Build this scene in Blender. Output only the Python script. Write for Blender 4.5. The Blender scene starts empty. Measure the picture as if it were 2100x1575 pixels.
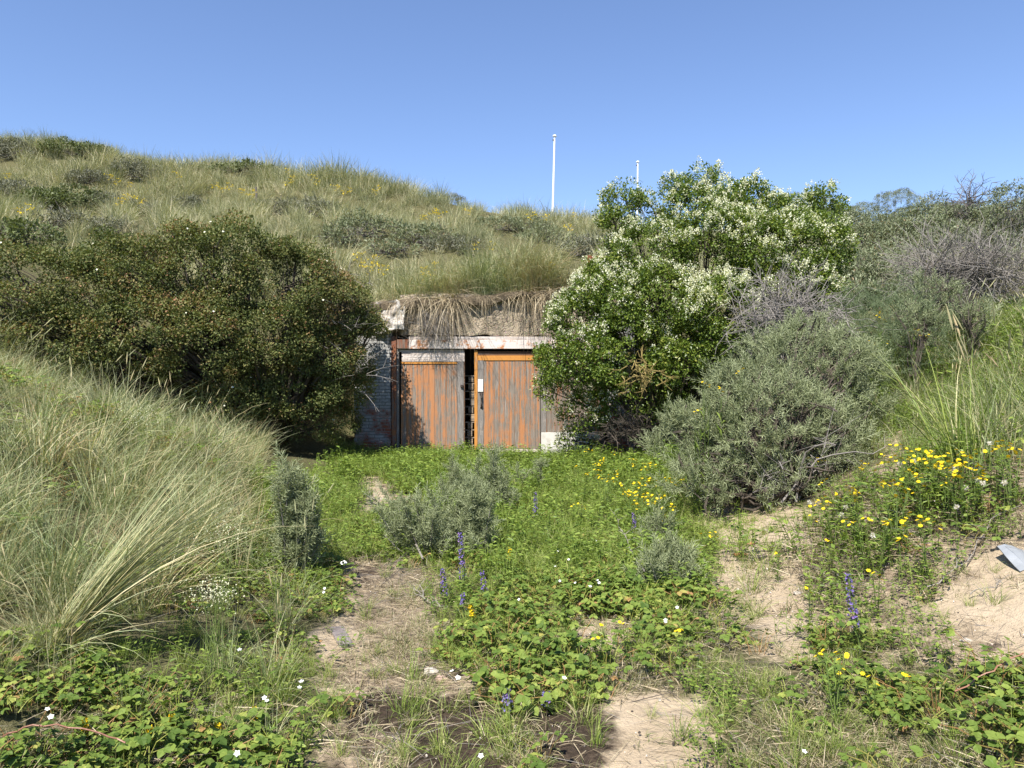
import bpy, math, random
import numpy as np

# ------------------------------------------------------------------ camera, sky, sun, exposure
sc = bpy.context.scene
R = math.radians
F = 1578.0                      # focal length in pixels of the 2100 px wide photograph
EYE = 1.6
cam_d = bpy.data.cameras.new('camera')
cam_d.sensor_width = 36.0
cam_d.lens = F / 2100.0 * 36.0
cam_d.clip_start = 0.05
cam_d.clip_end = 2000.0
cam = bpy.data.objects.new('camera', cam_d)
cam.location = (0, 0, EYE)
cam.rotation_euler = (R(90), 0, 0)
sc.collection.objects.link(cam)
sc.camera = cam

SUN_EL, SUN_AZ = 54.0, 203.0     # azimuth clockwise from +Y
world = bpy.data.worlds.new('World')
sc.world = world
world.use_nodes = True
wn = world.node_tree
sky = wn.nodes.new('ShaderNodeTexSky')
sky.sky_type = 'NISHITA'
sky.sun_disc = False
sky.sun_elevation = R(SUN_EL)
sky.sun_rotation = R(SUN_AZ)
sky.altitude = 0
sky.air_density = 1.0
sky.dust_density = 0.0
sky.ozone_density = 6.0
bg = wn.nodes['Background']
bg.inputs['Strength'].default_value = 0.094
tint = wn.nodes.new('ShaderNodeMix'); tint.data_type = 'RGBA'; tint.blend_type = 'MULTIPLY'; tint.inputs['Factor'].default_value = 1.0
tint.inputs['B'].default_value = (1.07, .975, 1.0, 1)
wn.links.new(sky.outputs['Color'], tint.inputs['A'])
wn.links.new(tint.outputs['Result'], bg.inputs['Color'])

sun_d = bpy.data.lights.new('sun', 'SUN')
sun_d.energy = 4.6
sun_d.angle = R(0.53)
sun_d.color = (1.0, 0.95, 0.87)
sun = bpy.data.objects.new('sun', sun_d)
sun.rotation_euler = (R(90 - SUN_EL), 0, R(180 - SUN_AZ))
sun.location = (0, 0, 30)
sc.collection.objects.link(sun)

sc.view_settings.view_transform = 'Standard'
sc.view_settings.look = 'None'
sc.view_settings.gamma = 1.0
sc.view_settings.use_curve_mapping = False
sc.view_settings.exposure = 1.12
sc.cycles.max_bounces = 6
sc.cycles.diffuse_bounces = 3
sc.cycles.glossy_bounces = 2
sc.cycles.transmission_bounces = 3
sc.cycles.caustics_reflective = False
sc.cycles.caustics_refractive = False

rng = np.random.default_rng(7)
random.seed(7)
U = rng.uniform

# ------------------------------------------------------------------ helpers
def at(px, py, d):
    """the point seen at photo pixel (px, py), d metres in front of the camera"""
    return np.array([(px - 1050.0) / F * d, d, EYE - (py - 787.5) / F * d])

def to_px(x, y, z):
    return 1050 + F * x / y, 787.5 - F * (z - EYE) / y

def nrm(a):
    return a / np.maximum(np.linalg.norm(a, axis=-1, keepdims=True), 1e-9)

_s = np.random.default_rng(3)
_nk = [(_s.normal(size=(14, 3)), _s.uniform(0, 6.28, 14)) for _ in range(6)]
def noise3(x, y, z=0.0, freq=1.0, k=0):
    """smooth pseudo-noise in about -1..1"""
    K, ph = _nk[k]
    p = np.stack(np.broadcast_arrays(x, y, z), -1) * freq
    return np.sin(p @ K.T + ph).sum(-1) / 5.0

class MB:
    """collects faces for one mesh"""
    def __init__(s):
        s.v, s.q, s.t, s.var, s.n = [], [], [], [], 0
    def add(s, v, q=None, t=None, var=0.5):
        v = np.asarray(v, float).reshape(-1, 3)
        if q is not None and len(q): s.q.append(np.asarray(q, int).reshape(-1, 4) + s.n)
        if t is not None and len(t): s.t.append(np.asarray(t, int).reshape(-1, 3) + s.n)
        s.v.append(v)
        s.var.append(np.broadcast_to(np.asarray(var, float), (len(v),)).copy())
        s.n += len(v)
        return s
    def box(s, x0, x1, y0, y1, z0, z1, var=0.5, bev=0.0, jit=0.0):
        b = bev
        if b > 0:
            vs = []
            for (zz, ins) in ((z0, b), (z0 + b, 0), (z1 - b, 0), (z1, b)):
                xa, xb, ya, yb = x0 + ins, x1 - ins, y0 + ins, y1 - ins
                c = b * .7
                vs += [(xa + c, ya, zz), (xb - c, ya, zz), (xb, ya + c, zz), (xb, yb - c, zz),
                       (xb - c, yb, zz), (xa + c, yb, zz), (xa, yb - c, zz), (xa, ya + c, zz)]
            q = []
            for l in range(3):
                for i in range(8):
                    j = (i + 1) % 8
                    q.append((l*8+i, l*8+j, l*8+8+j, l*8+8+i))
            q += [(0, 3, 2, 1), (0, 7, 4, 3), (7, 6, 5, 4), (24, 25, 26, 27), (24, 27, 28, 31), (31, 28, 29, 30)]
            v = np.array(vs)
        else:
            v = np.array([(x, y, z) for z in (z0, z1) for y in (y0, y1) for x in (x0, x1)], float)
            q = [(0, 2, 3, 1), (4, 5, 7, 6), (0, 1, 5, 4), (2, 6, 7, 3), (0, 4, 6, 2), (1, 3, 7, 5)]
        if jit: v = v + rng.normal(0, jit, v.shape)
        return s.add(v, q=q, var=var)
    def tube(s, pts, rad, sides=5, var=0.5):
        pts = np.asarray(pts, float)
        n = len(pts)
        rad = np.broadcast_to(np.asarray(rad, float), (n,))
        d = nrm(np.gradient(pts, axis=0))
        ref = np.array([0, 0, 1.0]) if abs(d[0][2]) < .9 else np.array([1.0, 0, 0])
        a = nrm(np.cross(d, ref)); b = np.cross(d, a)
        th = np.arange(sides) * 2 * math.pi / sides
        ring = (np.cos(th)[None, :, None] * a[:, None] + np.sin(th)[None, :, None] * b[:, None]) * rad[:, None, None] + pts[:, None]
        i = np.arange(n - 1)[:, None] * sides; j = np.arange(sides)[None]; k = (j + 1) % sides
        q = np.stack([i + j, i + k, i + sides + k, i + sides + j], -1).reshape(-1, 4)
        s.add(ring.reshape(-1, 3), q=q, var=var)
        if sides == 4: s.add(ring[-1], q=[(0, 1, 2, 3)], var=var)
        elif sides > 4:
            s.add(np.vstack([ring[-1], pts[-1]]), t=[(m, (m+1) % sides, sides) for m in range(sides)], var=var)
            s.add(np.vstack([ring[0], pts[0]]), t=[((m+1) % sides, m, sides) for m in range(sides)], var=var)
        return s
    def merged(s):
        v = np.concatenate(s.v) if s.v else np.zeros((0, 3))
        q = np.concatenate(s.q) if s.q else np.zeros((0, 4), int)
        t = np.concatenate(s.t) if s.t else np.zeros((0, 3), int)
        return v, q, t, (np.concatenate(s.var) if s.var else np.zeros(0))
    def stamp(s, T, pos, basis, scale=1.0, var=None, varmix=0.0):
        """place template T=(v,q,t,var) at every pos with basis (n,3,3) whose rows are the images of x,y,z"""
        v, q, t, tv = T
        n = len(pos)
        if n == 0: return s
        sca = np.broadcast_to(np.asarray(scale, float), (n,))
        V = np.einsum('vj,njk->nvk', v, basis) * sca[:, None, None] + pos[:, None]
        off = (np.arange(n) * len(v))[:, None, None]
        vv = np.broadcast_to(tv, (n, len(v))) if var is None else (varmix * tv[None] + (1 - varmix) * np.asarray(var)[:, None])
        return s.add(V.reshape(-1, 3), (q[None] + off).reshape(-1, 4) if len(q) else None,
                     (t[None] + off).reshape(-1, 3) if len(t) else None, vv.reshape(-1))
    def build(s, name, mat, parent=None, smooth=False, link=True, flat_var=False):
        v, q, t, var = s.merged()
        if parent is not None: v = v - np.array(parent.location)
        me = bpy.data.meshes.new(name)
        me.vertices.add(len(v)); me.vertices.foreach_set('co', v.astype(np.float32).ravel())
        nl = len(q) * 4 + len(t) * 3
        me.loops.add(nl)
        me.loops.foreach_set('vertex_index', np.concatenate([q.ravel(), t.ravel()]).astype(np.int32))
        me.polygons.add(len(q) + len(t))
        me.polygons.foreach_set('loop_start', np.concatenate([np.arange(len(q)) * 4, len(q) * 4 + np.arange(len(t)) * 3]).astype(np.int32))
        me.update(calc_edges=True)
        me.polygons.foreach_set('use_smooth', np.full(len(q) + len(t), smooth))
        at_ = me.attributes.new('var', 'FLOAT', 'POINT')
        at_.data.foreach_set('value', var.astype(np.float32))
        if mat is not None: me.materials.append(mat)
        o = bpy.data.objects.new(name, me)
        if link: sc.collection.objects.link(o)
        if parent is not None: o.parent = parent
        return o

def tag(o, label=None, cat=None, group=None, kind=None):
    if label: o['label'] = label
    if cat: o['category'] = cat
    if group: o['group'] = group
    if kind: o['kind'] = kind
    return o

def empty(name, loc, rz=0.0):
    o = bpy.data.objects.new(name, None)
    o.empty_display_size = .1
    o.location = tuple(float(a) for a in loc); o.rotation_euler = (0, 0, rz)
    sc.collection.objects.link(o)
    return o

KIDS = {}
def kids(o):
    return [c for c in bpy.data.objects if c.parent == o]
def copy_tree(o, loc, rz=0.0, scale=1.0, label=None, group=None):
    if o.name not in KIDS: KIDS[o.name] = [(c, kids(c)) for c in kids(o)]
    r = o.copy(); sc.collection.objects.link(r)
    r.location = tuple(float(a) for a in loc); r.rotation_euler = (0, 0, rz); r.scale = (scale,) * 3
    if label: r['label'] = label
    if group: r['group'] = group
    for c, gs in KIDS[o.name]:
        d = c.copy(); sc.collection.objects.link(d); d.parent = r
        for g in gs:
            e = g.copy(); sc.collection.objects.link(e); e.parent = d
    return r

def basis_from(axis, up):
    """rows: x = side, y = axis, z = normal"""
    y = nrm(axis)
    x = nrm(np.cross(y, up))
    z = np.cross(x, y)
    return np.stack([x, y, z], 1)

def stand(px, py, hh, d0=2.5, d1=16):
    """ground point and tip of a plant hh tall whose tip is seen at the photo pixel"""
    for d in np.arange(d0, d1, .03):
        p = at(px, py, d)
        g = float(H_plant(p[0], p[1]))
        if p[2] - g <= hh: return np.array([p[0], p[1], g]), p
    return np.array([p[0], p[1], g]), p

def rand_dirs(n):
    return nrm(rng.normal(size=(n, 3)))

# ------------------------------------------------------------------ materials
def new_mat(name):
    m = bpy.data.materials.new(name)
    m.use_nodes = True
    nt = m.node_tree
    for n in list(nt.nodes): nt.nodes.remove(n)
    out = nt.nodes.new('ShaderNodeOutputMaterial')
    return m, nt, out

def ramp(nt, fac, stops, interp='LINEAR'):
    r = nt.nodes.new('ShaderNodeValToRGB')
    r.color_ramp.interpolation = interp
    while len(r.color_ramp.elements) < len(stops): r.color_ramp.elements.new(0.5)
    for e, (p, c) in zip(r.color_ramp.elements, stops):
        e.position = p; e.color = (*c, 1) if len(c) == 3 else c
    nt.links.new(fac, r.inputs['Fac'])
    return r.outputs['Color']

def mixc(nt, fac, a, b, mode='MIX'):
    n = nt.nodes.new('ShaderNodeMix'); n.data_type = 'RGBA'; n.blend_type = mode
    for sock, val in ((n.inputs['Factor'], fac), (n.inputs['A'], a), (n.inputs['B'], b)):
        if hasattr(val, 'is_linked') or isinstance(val, bpy.types.NodeSocket): nt.links.new(val, sock)
        elif isinstance(val, (int, float)): sock.default_value = val
        else: sock.default_value = (*val, 1)
    return n.outputs['Result']

def math_n(nt, op, a, b=None, c=None, clamp=False):
    n = nt.nodes.new('ShaderNodeMath'); n.operation = op; n.use_clamp = clamp
    for i, val in enumerate((a, b, c)):
        if val is None: continue
        if isinstance(val, bpy.types.NodeSocket): nt.links.new(val, n.inputs[i])
        else: n.inputs[i].default_value = val
    return n.outputs[0]

def noise_n(nt, vec, scale, detail=3, rough=.55, dist=0.0):
    n = nt.nodes.new('ShaderNodeTexNoise')
    n.inputs['Scale'].default_value = scale
    n.inputs['Detail'].default_value = detail
    n.inputs['Roughness'].default_value = rough
    n.inputs['Distortion'].default_value = dist
    if vec is not None: nt.links.new(vec, n.inputs['Vector'])
    return n.outputs['Fac']

def mapping(nt, vec, scale=(1, 1, 1), loc=(0, 0, 0)):
    n = nt.nodes.new('ShaderNodeMapping')
    n.inputs['Scale'].default_value = scale; n.inputs['Location'].default_value = loc
    nt.links.new(vec, n.inputs['Vector'])
    return n.outputs['Vector']

def attr(nt, name):
    n = nt.nodes.new('ShaderNodeAttribute'); n.attribute_name = name
    return n.outputs['Fac']

def foliage(name, stops, trans=.3, rough=.45, spec=.25, patch=None, patch_scale=.5, patch_amt=.5, inst=0.0):
    m, nt, out = new_mat(name)
    geo = nt.nodes.new('ShaderNodeNewGeometry')
    v = attr(nt, 'var')
    if inst:
        oi = nt.nodes.new('ShaderNodeObjectInfo')
        v = math_n(nt, 'ADD', v, math_n(nt, 'MULTIPLY', math_n(nt, 'SUBTRACT', oi.outputs['Random'], .5), inst), clamp=True)
    col = ramp(nt, v, stops)
    if patch is not None:
        nf = noise_n(nt, geo.outputs['Position'], patch_scale, 3)
        f = math_n(nt, 'MULTIPLY', math_n(nt, 'SUBTRACT', nf, .42, clamp=True), patch_amt * 4, clamp=True)
        col = mixc(nt, f, col, patch, 'MIX')
    pr = nt.nodes.new('ShaderNodeBsdfPrincipled')
    pr.inputs['Roughness'].default_value = rough
    pr.inputs['Specular IOR Level'].default_value = spec
    nt.links.new(col, pr.inputs['Base Color'])
    tr = nt.nodes.new('ShaderNodeBsdfTranslucent')
    warm = mixc(nt, 1.0, col, (1.25, 1.3, .55), 'MULTIPLY')
    nt.links.new(warm, tr.inputs['Color'])
    mx = nt.nodes.new('ShaderNodeMixShader'); mx.inputs[0].default_value = trans
    nt.links.new(pr.outputs[0], mx.inputs[1]); nt.links.new(tr.outputs[0], mx.inputs[2])
    nt.links.new(mx.outputs[0], out.inputs[0])
    return m

def surface(name, color=None, rough=.85, spec=.2, metal=0.0, fn=None, bump=None, bump_d=.01):
    m, nt, out = new_mat(name)
    pr = nt.nodes.new('ShaderNodeBsdfPrincipled')
    pr.inputs['Roughness'].default_value = rough
    pr.inputs['Specular IOR Level'].default_value = spec
    pr.inputs['Metallic'].default_value = metal
    tc = nt.nodes.new('ShaderNodeNewGeometry').outputs['Position']
    h = None
    if fn is not None:
        r = fn(nt, tc)
        if isinstance(r, tuple): col, h = r
        else: col = r
        nt.links.new(col, pr.inputs['Base Color'])
    else:
        nf = noise_n(nt, tc, 14, 4)
        c = mixc(nt, nf, tuple(a * .75 for a in color), tuple(min(1, a * 1.2) for a in color))
        nt.links.new(c, pr.inputs['Base Color'])
        h = nf
    if h is not None:
        b = nt.nodes.new('ShaderNodeBump'); b.inputs['Distance'].default_value = bump_d
        b.inputs['Strength'].default_value = .8
        nt.links.new(h, b.inputs['Height']); nt.links.new(b.outputs[0], pr.inputs['Normal'])
    nt.links.new(pr.outputs[0], out.inputs[0])
    return m

# grasses and leaves: one ramp each, indexed by the per-blade attribute
M = {}
M['marram'] = foliage('marram_blades', [(0, (.12, .165, .065)), (.25, (.195, .245, .10)), (.5, (.29, .335, .165)), (.72, (.42, .42, .225)), (.9, (.60, .52, .29)), (1, (.45, .33, .18))], trans=.25, inst=.3,
                      patch=(.17, .13, .10), patch_scale=1.3, patch_amt=.4)
M['marramfar'] = foliage('dune_grass_blades', [(0, (.13, .155, .075)), (.3, (.22, .24, .115)), (.55, (.35, .36, .195)), (.8, (.50, .465, .29)), (1, (.54, .47, .30))], trans=.22, inst=.4,
                      patch=(.13, .15, .075), patch_scale=.35, patch_amt=.45)
M['straw'] = foliage('dry_straw', [(0, (.16, .12, .075)), (.4, (.30, .235, .15)), (.75, (.44, .36, .235)), (1, (.52, .45, .31))], trans=.12, inst=.3)
M['grass'] = foliage('fresh_grass', [(0, (.10, .155, .028)), (.4, (.19, .265, .05)), (.75, (.31, .36, .09)), (1, (.48, .44, .22))], trans=.32, inst=.35)
M['drygrass'] = foliage('short_dry_grass', [(0, (.12, .15, .05)), (.35, (.2, .2, .09)), (.6, (.33, .27, .16)), (1, (.44, .37, .25))], trans=.2, inst=.4)
M['bramble'] = foliage('bramble_leaves', [(0, (.06, .105, .02)), (.35, (.12, .18, .034)), (.7, (.21, .27, .055)), (.9, (.33, .35, .085)), (1, (.34, .20, .085))], trans=.28, rough=.55, spec=.18, inst=.4)
M['weed'] = foliage('leafy_weeds', [(0, (.07, .12, .022)), (.5, (.15, .22, .04)), (1, (.27, .34, .07))], trans=.3, inst=.3)
M['rose'] = foliage('thorn_bush_leaves', [(0, (.055, .075, .024)), (.35, (.105, .13, .04)), (.6, (.175, .185, .06)), (.8, (.24, .175, .075)), (1, (.29, .15, .08))], trans=.24, rough=.55, spec=.2)
M['privet'] = foliage('glossy_leaves', [(0, (.05, .085, .014)), (.4, (.10, .155, .022)), (.75, (.175, .23, .034)), (1, (.27, .28, .055))], trans=.26, rough=.4, spec=.4)
M['buck'] = foliage('silvery_narrow_leaves', [(0, (.10, .12, .055)), (.4, (.20, .23, .115)), (.75, (.31, .34, .19)), (.93, (.36, .39, .25)), (1, (.36, .2, .08))], trans=.16, rough=.5, spec=.3)
M['buckfar'] = foliage('grey_green_shrub_leaves', [(0, (.085, .10, .052)), (.45, (.16, .185, .10)), (.85, (.25, .275, .16)), (1, (.24, .17, .09))], trans=.14)
M['greyshrub'] = foliage('dull_grey_shrub_leaves', [(0, (.085, .09, .06)), (.5, (.155, .16, .11)), (1, (.24, .235, .165))], trans=.12)
M['greenshrub'] = foliage('mid_green_shrub_leaves', [(0, (.06, .075, .03)), (.5, (.115, .14, .055)), (1, (.18, .21, .085))], trans=.22)
M['feather'] = foliage('feathery_green_stems', [(0, (.075, .105, .05)), (.5, (.14, .18, .09)), (1, (.22, .26, .14))], trans=.2)
M['bark'] = surface('dark_bark', (.085, .07, .055))
M['twig'] = surface('dead_grey_twig', (.215, .195, .175))
M['twigdark'] = surface('purple_brown_twig', (.125, .11, .10))
M['lichen'] = surface('lichen_covered_twig', (.25, .19, .07))
M['stem'] = foliage('green_stem', [(0, (.08, .13, .03)), (1, (.16, .2, .06))], trans=.1)
M['cream'] = foliage('creamy_blossom', [(0, (.5, .5, .3)), (.5, (.72, .71, .52)), (1, (.86, .85, .74))], trans=.25, rough=.7, spec=.1)
M['white'] = foliage('white_petals', [(0, (.75, .74, .70)), (1, (.88, .88, .86))], trans=.25, rough=.7, spec=.1)
M['yellow'] = foliage('yellow_petals', [(0, (.62, .42, .012)), (1, (.85, .66, .03))], trans=.25, rough=.6, spec=.1)
M['blue'] = foliage('blue_violet_petals', [(0, (.10, .075, .24)), (.6, (.18, .155, .42)), (1, (.32, .18, .38))], trans=.25, rough=.6, spec=.1)
M['fluff'] = foliage('seed_fluff', [(0, (.6, .55, .5)), (1, (.75, .72, .68))], trans=.3, rough=.9, spec=.05)

# ------------------------------------------------------------------ terrain
def tps(pts, reg=.4):
    pts = np.array(pts, float)
    P, Z = pts[:, :2], pts[:, 2]
    def U_(r2): return np.where(r2 > 0, r2 * np.log(np.maximum(r2, 1e-12)), 0)
    n = len(P)
    K = U_(((P[:, None] - P[None]) ** 2).sum(-1)) + np.eye(n) * reg
    A = np.zeros((n + 3, n + 3)); A[:n, :n] = K; A[:n, n] = 1; A[:n, n+1:] = P; A[n, :n] = 1; A[n+1:, :n] = P.T
    w = np.linalg.solve(A, np.concatenate([Z, [0, 0, 0]]))
    def f(x, y):
        sh = np.shape(x); x = np.ravel(x); y = np.ravel(y); out = np.empty(len(x))
        for i in range(0, len(x), 20000):
            xs, ys = x[i:i+20000], y[i:i+20000]
            r2 = (xs[:, None] - P[None, :, 0]) ** 2 + (ys[:, None] - P[None, :, 1]) ** 2
            out[i:i+20000] = U_(r2) @ w[:n] + w[n] + xs * w[n+1] + ys * w[n+2]
        return out.reshape(sh)
    return f

front_pts = [(0, 0, 0), (-1, 2.4, .03), (1.2, 2.4, .03), (-1, 3.2, .0), (.8, 3.2, 0), (0, 4.5, 0), (1.5, 4.2, .05), (0, 6, 0), (-1, 7.5, .03), (1, 7.5, .03), (0, 9, .05), (-1.2, 11, .1),
    (1.3, 11, .08), (0, 13, .12), (-1, 15.3, .18), (0, 15.3, .12), (1.5, 15.4, .15), (-2.5, 15.4, .22), (-3.2, 14, .3), (3, 15.4, .2), (-2.2, 12.5, .22), (2.4, 13, .2),
    (-1.7, 2.4, .14), (-2, 3, .22), (-2.4, 4, .42), (-1.6, 4.4, .1), (-2.05, 5.8, .25), (-1.5, 7, .1), (-3, 5, .8), (-4.1, 6.4, 1.3), (-3, 7, .75), (-2.3, 8, .3), (-3.3, 8.5, .72), (-4, 8, 1.0), (-3.6, 9, .66),
    (-3.0, 9.6, .4), (-2.7, 10.5, .28), (-3.6, 11, .45), (-4, 13.5, .45), (-6, 9, 1.45), (-7, 11, 1.8), (-5, 12, .8), (-8, 14, 2.6), (-6.5, 4, 1.9), (-4, 3, 1.05), (-8, 6, 2.6), (-4, 1, .9), (-6, 0, 1.6), (-10, 9, 3.2),
    (1.98, 6.5, .12), (1.6, 5.2, .06), (2.1, 3.2, .14), (2.35, 5.3, .24), (2.76, 4.6, .42), (2.8, 6.7, .38), (3.1, 4.9, .68), (3.2, 5.9, .76), (4.3, 8.2, 1.0), (4.6, 7, 1.12), (2.7, 7.8, .3), (2.8, 9.5, .4), (4.2, 9.8, .95),
    (3.3, 12, .4), (5.4, 9.2, 1.35), (6.2, 12, 2.0), (4.8, 13, 1.3), (3, 2.5, .35), (4.5, 4, 1.3), (6, 2, 1.6), (8, 7, 2.6), (8.4, 12.5, 2.6), (10, 10, 3.3), (8, 16, 3.6), (-9, 16, 3.8), (0, -4, 0), (4, -3, .8), (-4, -3, .8)]
back_pts = [(-3, 16.3, 3.3), (-1.5, 16.3, 3.42), (0, 16.3, 3.55), (1.2, 16.3, 3.55), (2.4, 16.3, 3.4), (3.8, 16.3, 3.1), (-4.5, 16, 3.3), (-7, 16, 3.7), (-10, 16, 4.4), (-14, 16, 5.2),
    (-2, 15, 3.3), (1, 15, 3.4), (0, 18.5, 4.35), (-3, 18.5, 4.4), (3, 18.5, 4.2), (0, 22, 5.75), (-4, 22, 6.0), (4, 22, 5.5), (-12, 22, 6.3), (-8, 20, 5.6), (6, 16.5, 3.4), (8, 14.5, 2.9),
    (10, 18, 4.2), (13, 21, 5.4), (8, 20, 4.8), (14, 16, 4.4), (-19, 22, 6.6), (-24, 30, 10.0)]
for px, py, d in ((0, 285, 34), (150, 285, 34), (250, 303, 34), (330, 332, 33), (400, 342, 33), (500, 328, 32), (600, 347, 31), (700, 357, 30), (800, 371, 30), (900, 391, 29),
                  (1000, 411, 28), (1100, 426, 28), (1230, 434, 28)):
    p = at(px, py, d); back_pts.append((p[0], p[1], p[2] - .42))
    q = at(px, py + 62, d * .84); back_pts.append((q[0], q[1], q[2] - .45)); back_pts.append((p[0] * 1.06, p[1] + 2.2, p[2] - 1.1))
for px, py, d in ((1400, 437, 27), (1600, 432, 26), (1750, 430, 26), (1900, 420, 25), (2100, 412, 24)):
    p = at(px, py, d); back_pts.append((p[0], p[1], p[2] - .8)); q = at(px, py + 60, d * .84); back_pts.append((q[0], q[1], q[2] - .8))
for px, py, d in ((0, 285, 34), (400, 342, 33), (800, 371, 30), (1230, 434, 28), (1750, 430, 26), (2100, 412, 24)):
    p = at(px, py, d); back_pts.append((p[0] * 1.15, p[1] + 5, p[2] - 2.2)); back_pts.append((p[0] * 1.3, p[1] + 14, p[2] - 5.0))
f_front, f_back = tps(front_pts), tps(back_pts, .01)
WX0, WX1 = -3.35, 2.75            # the stretch of the old wall that holds the dune back

def sstep(a, b, x):
    t = np.clip((x - a) / (b - a), 0, 1); return t * t * (3 - 2 * t)

def H_back(x, y):
    x = np.asarray(x, float); y = np.asarray(y, float)
    z = f_back(np.clip(x, -34, 34), np.clip(y, 12, 50))
    z = z + .06 * noise3(x, y, 0, .9, 1) + .07 * noise3(x, y, 0, .33, 2) * sstep(17, 22, y)
    far = sstep(44, 62, np.hypot(x * .8, y))
    return z * (1 - far) + 3.0 * far

def H(x, y):
    x = np.asarray(x, float); y = np.asarray(y, float)
    zf = f_front(np.clip(x, -12, 12), np.clip(y, -4, 17)) + .022 * noise3(x, y, 0, 2.6, 0) + .010 * noise3(x, y, 0, 7, 3)
    zf = np.where(y < -4, zf * np.exp(-(np.minimum(y, -4) + 4) ** 2 / 60) , zf)
    zb = H_back(x, y)
    inside = sstep(WX0 - 1.1, WX0, x) * (1 - sstep(WX1, WX1 + 1.1, x))
    c = 14.6 + 2.15 * inside; w = 2.4 - 2.28 * inside
    k = sstep(c - w, c + w, y)
    return zf * (1 - k) + zb * k

def H_plant(x, y):
    """ground a plant stands on, the soil on top of the wall included"""
    x = np.asarray(x, float); y = np.asarray(y, float)
    on = (x > WX0) & (x < WX1) & (y > 15.42)
    return np.where(on, H_back(x, np.maximum(y, 15.4)) , H(x, y))

def hit(px, py, d0=2.2, d1=60, plant=True):
    """the point of the ground seen at a photo pixel"""
    ds = np.concatenate([np.arange(d0, 16, .04), np.arange(16, d1, .1)])
    x = (px - 1050) / F * ds; z = EYE - (py - 787.5) / F * ds
    g = (H_plant if plant else H)(x, ds)
    i = np.argmax(z <= g)
    if z[i] > g[i]: i = len(ds) - 1
    return np.array([x[i], ds[i], g[i]])

# what grows where: cells of 100 x 75 photo pixels from row 900 down
def row_(*p): return ''.join(c * n for c, n in p)
CELLS = [row_(('m', 10), ('x', 4), ('n', 11), ('g', 6), ('x', 5), ('y', 6)),
         row_(('m', 10), ('B', 1), ('g', 4), ('s', 1), ('d', 1), ('n', 1), ('g', 10), ('x', 5), ('y', 9)),
         row_(('m', 8), ('B', 5), ('g', 2), ('B', 2), ('g', 12), ('s', 5), ('y', 8)),
         row_(('m', 6), ('B', 8), ('d', 4), ('g', 4), ('B', 5), ('g', 2), ('s', 4), ('y', 7), ('s', 2)),
         row_(('m', 4), ('b', 10), ('d', 4), ('g', 2), ('b', 9), ('s', 4), ('y', 5), ('s', 4)),
         row_(('B', 12), ('b', 1), ('s', 2), ('d', 3), ('b', 6), ('s', 2), ('b', 5), ('s', 2), ('b', 3), ('y', 5), ('s', 1)),
         row_(('B', 12), ('b', 1), ('d', 7), ('b', 5), ('d', 1), ('b', 2), ('g', 2), ('b', 12)),
         row_(('m', 2), ('b', 10), ('g', 1), ('k', 3), ('k', 9), ('s', 4), ('g', 2), ('b', 11)),
         row_(('b', 11), ('g', 2), ('k', 1), ('d', 2), ('k', 3), ('k', 2), ('b', 1), ('k', 3), ('s', 4), ('g', 1), ('b', 12))]
CARR = np.array([list(c_) for c_ in CELLS])
def cell(x, y, z, jit=17, h=0.0):
    """planting plan at ground points; h is the height of the middle of the plant, which is what the photo shows"""
    px, py = to_px(x, y, z + h)
    n = np.shape(px)
    px = px + rng.normal(0, jit, n) + 26 * noise3(x, y, 0, 1.7, 1) + 12 * noise3(x, y, 0, 5, 2)
    py = py + rng.normal(0, jit * .6, n) + 16 * noise3(x, y, 5, 2.1, 3)
    c = np.floor(px / 50).astype(int); r = np.floor((py - 900) / 75).astype(int)
    out = np.where(r >= 0, CARR[np.clip(r, 0, 8), np.clip(c, 0, 41)], 'x')
    up = (r < 0)
    out = np.where(up & (px < 530), 'm', out)
    out = np.where(up & (px > 1700), 't', out)
    out = np.where(c < -4, 'm', out)
    out = np.where((c > 44) & (y > 4), 't', out)
    out = np.where(c > 52, 't', out)
    return out

xs = np.concatenate([-np.geomspace(300, 27, 16), np.arange(-26.6, -11, .35), np.arange(-11, 11.01, .09), np.arange(11.3, 26, .35), np.geomspace(27, 300, 16)])
ys = np.concatenate([-np.geomspace(200, 1, 14), np.arange(-.5, 18.5, .09), np.arange(18.6, 46, .35), np.geomspace(47, 900, 24)])
GX, GY = np.meshgrid(xs, ys)
GZ = H(GX, GY)
nx, ny = len(xs), len(ys)
gm = MB()
ii = (np.arange(ny - 1)[:, None] * nx + np.arange(nx - 1)[None]).ravel()
gm.add(np.stack([GX, GY, GZ], -1).reshape(-1, 3), q=np.stack([ii, ii + 1, ii + nx + 1, ii + nx], -1))

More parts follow.
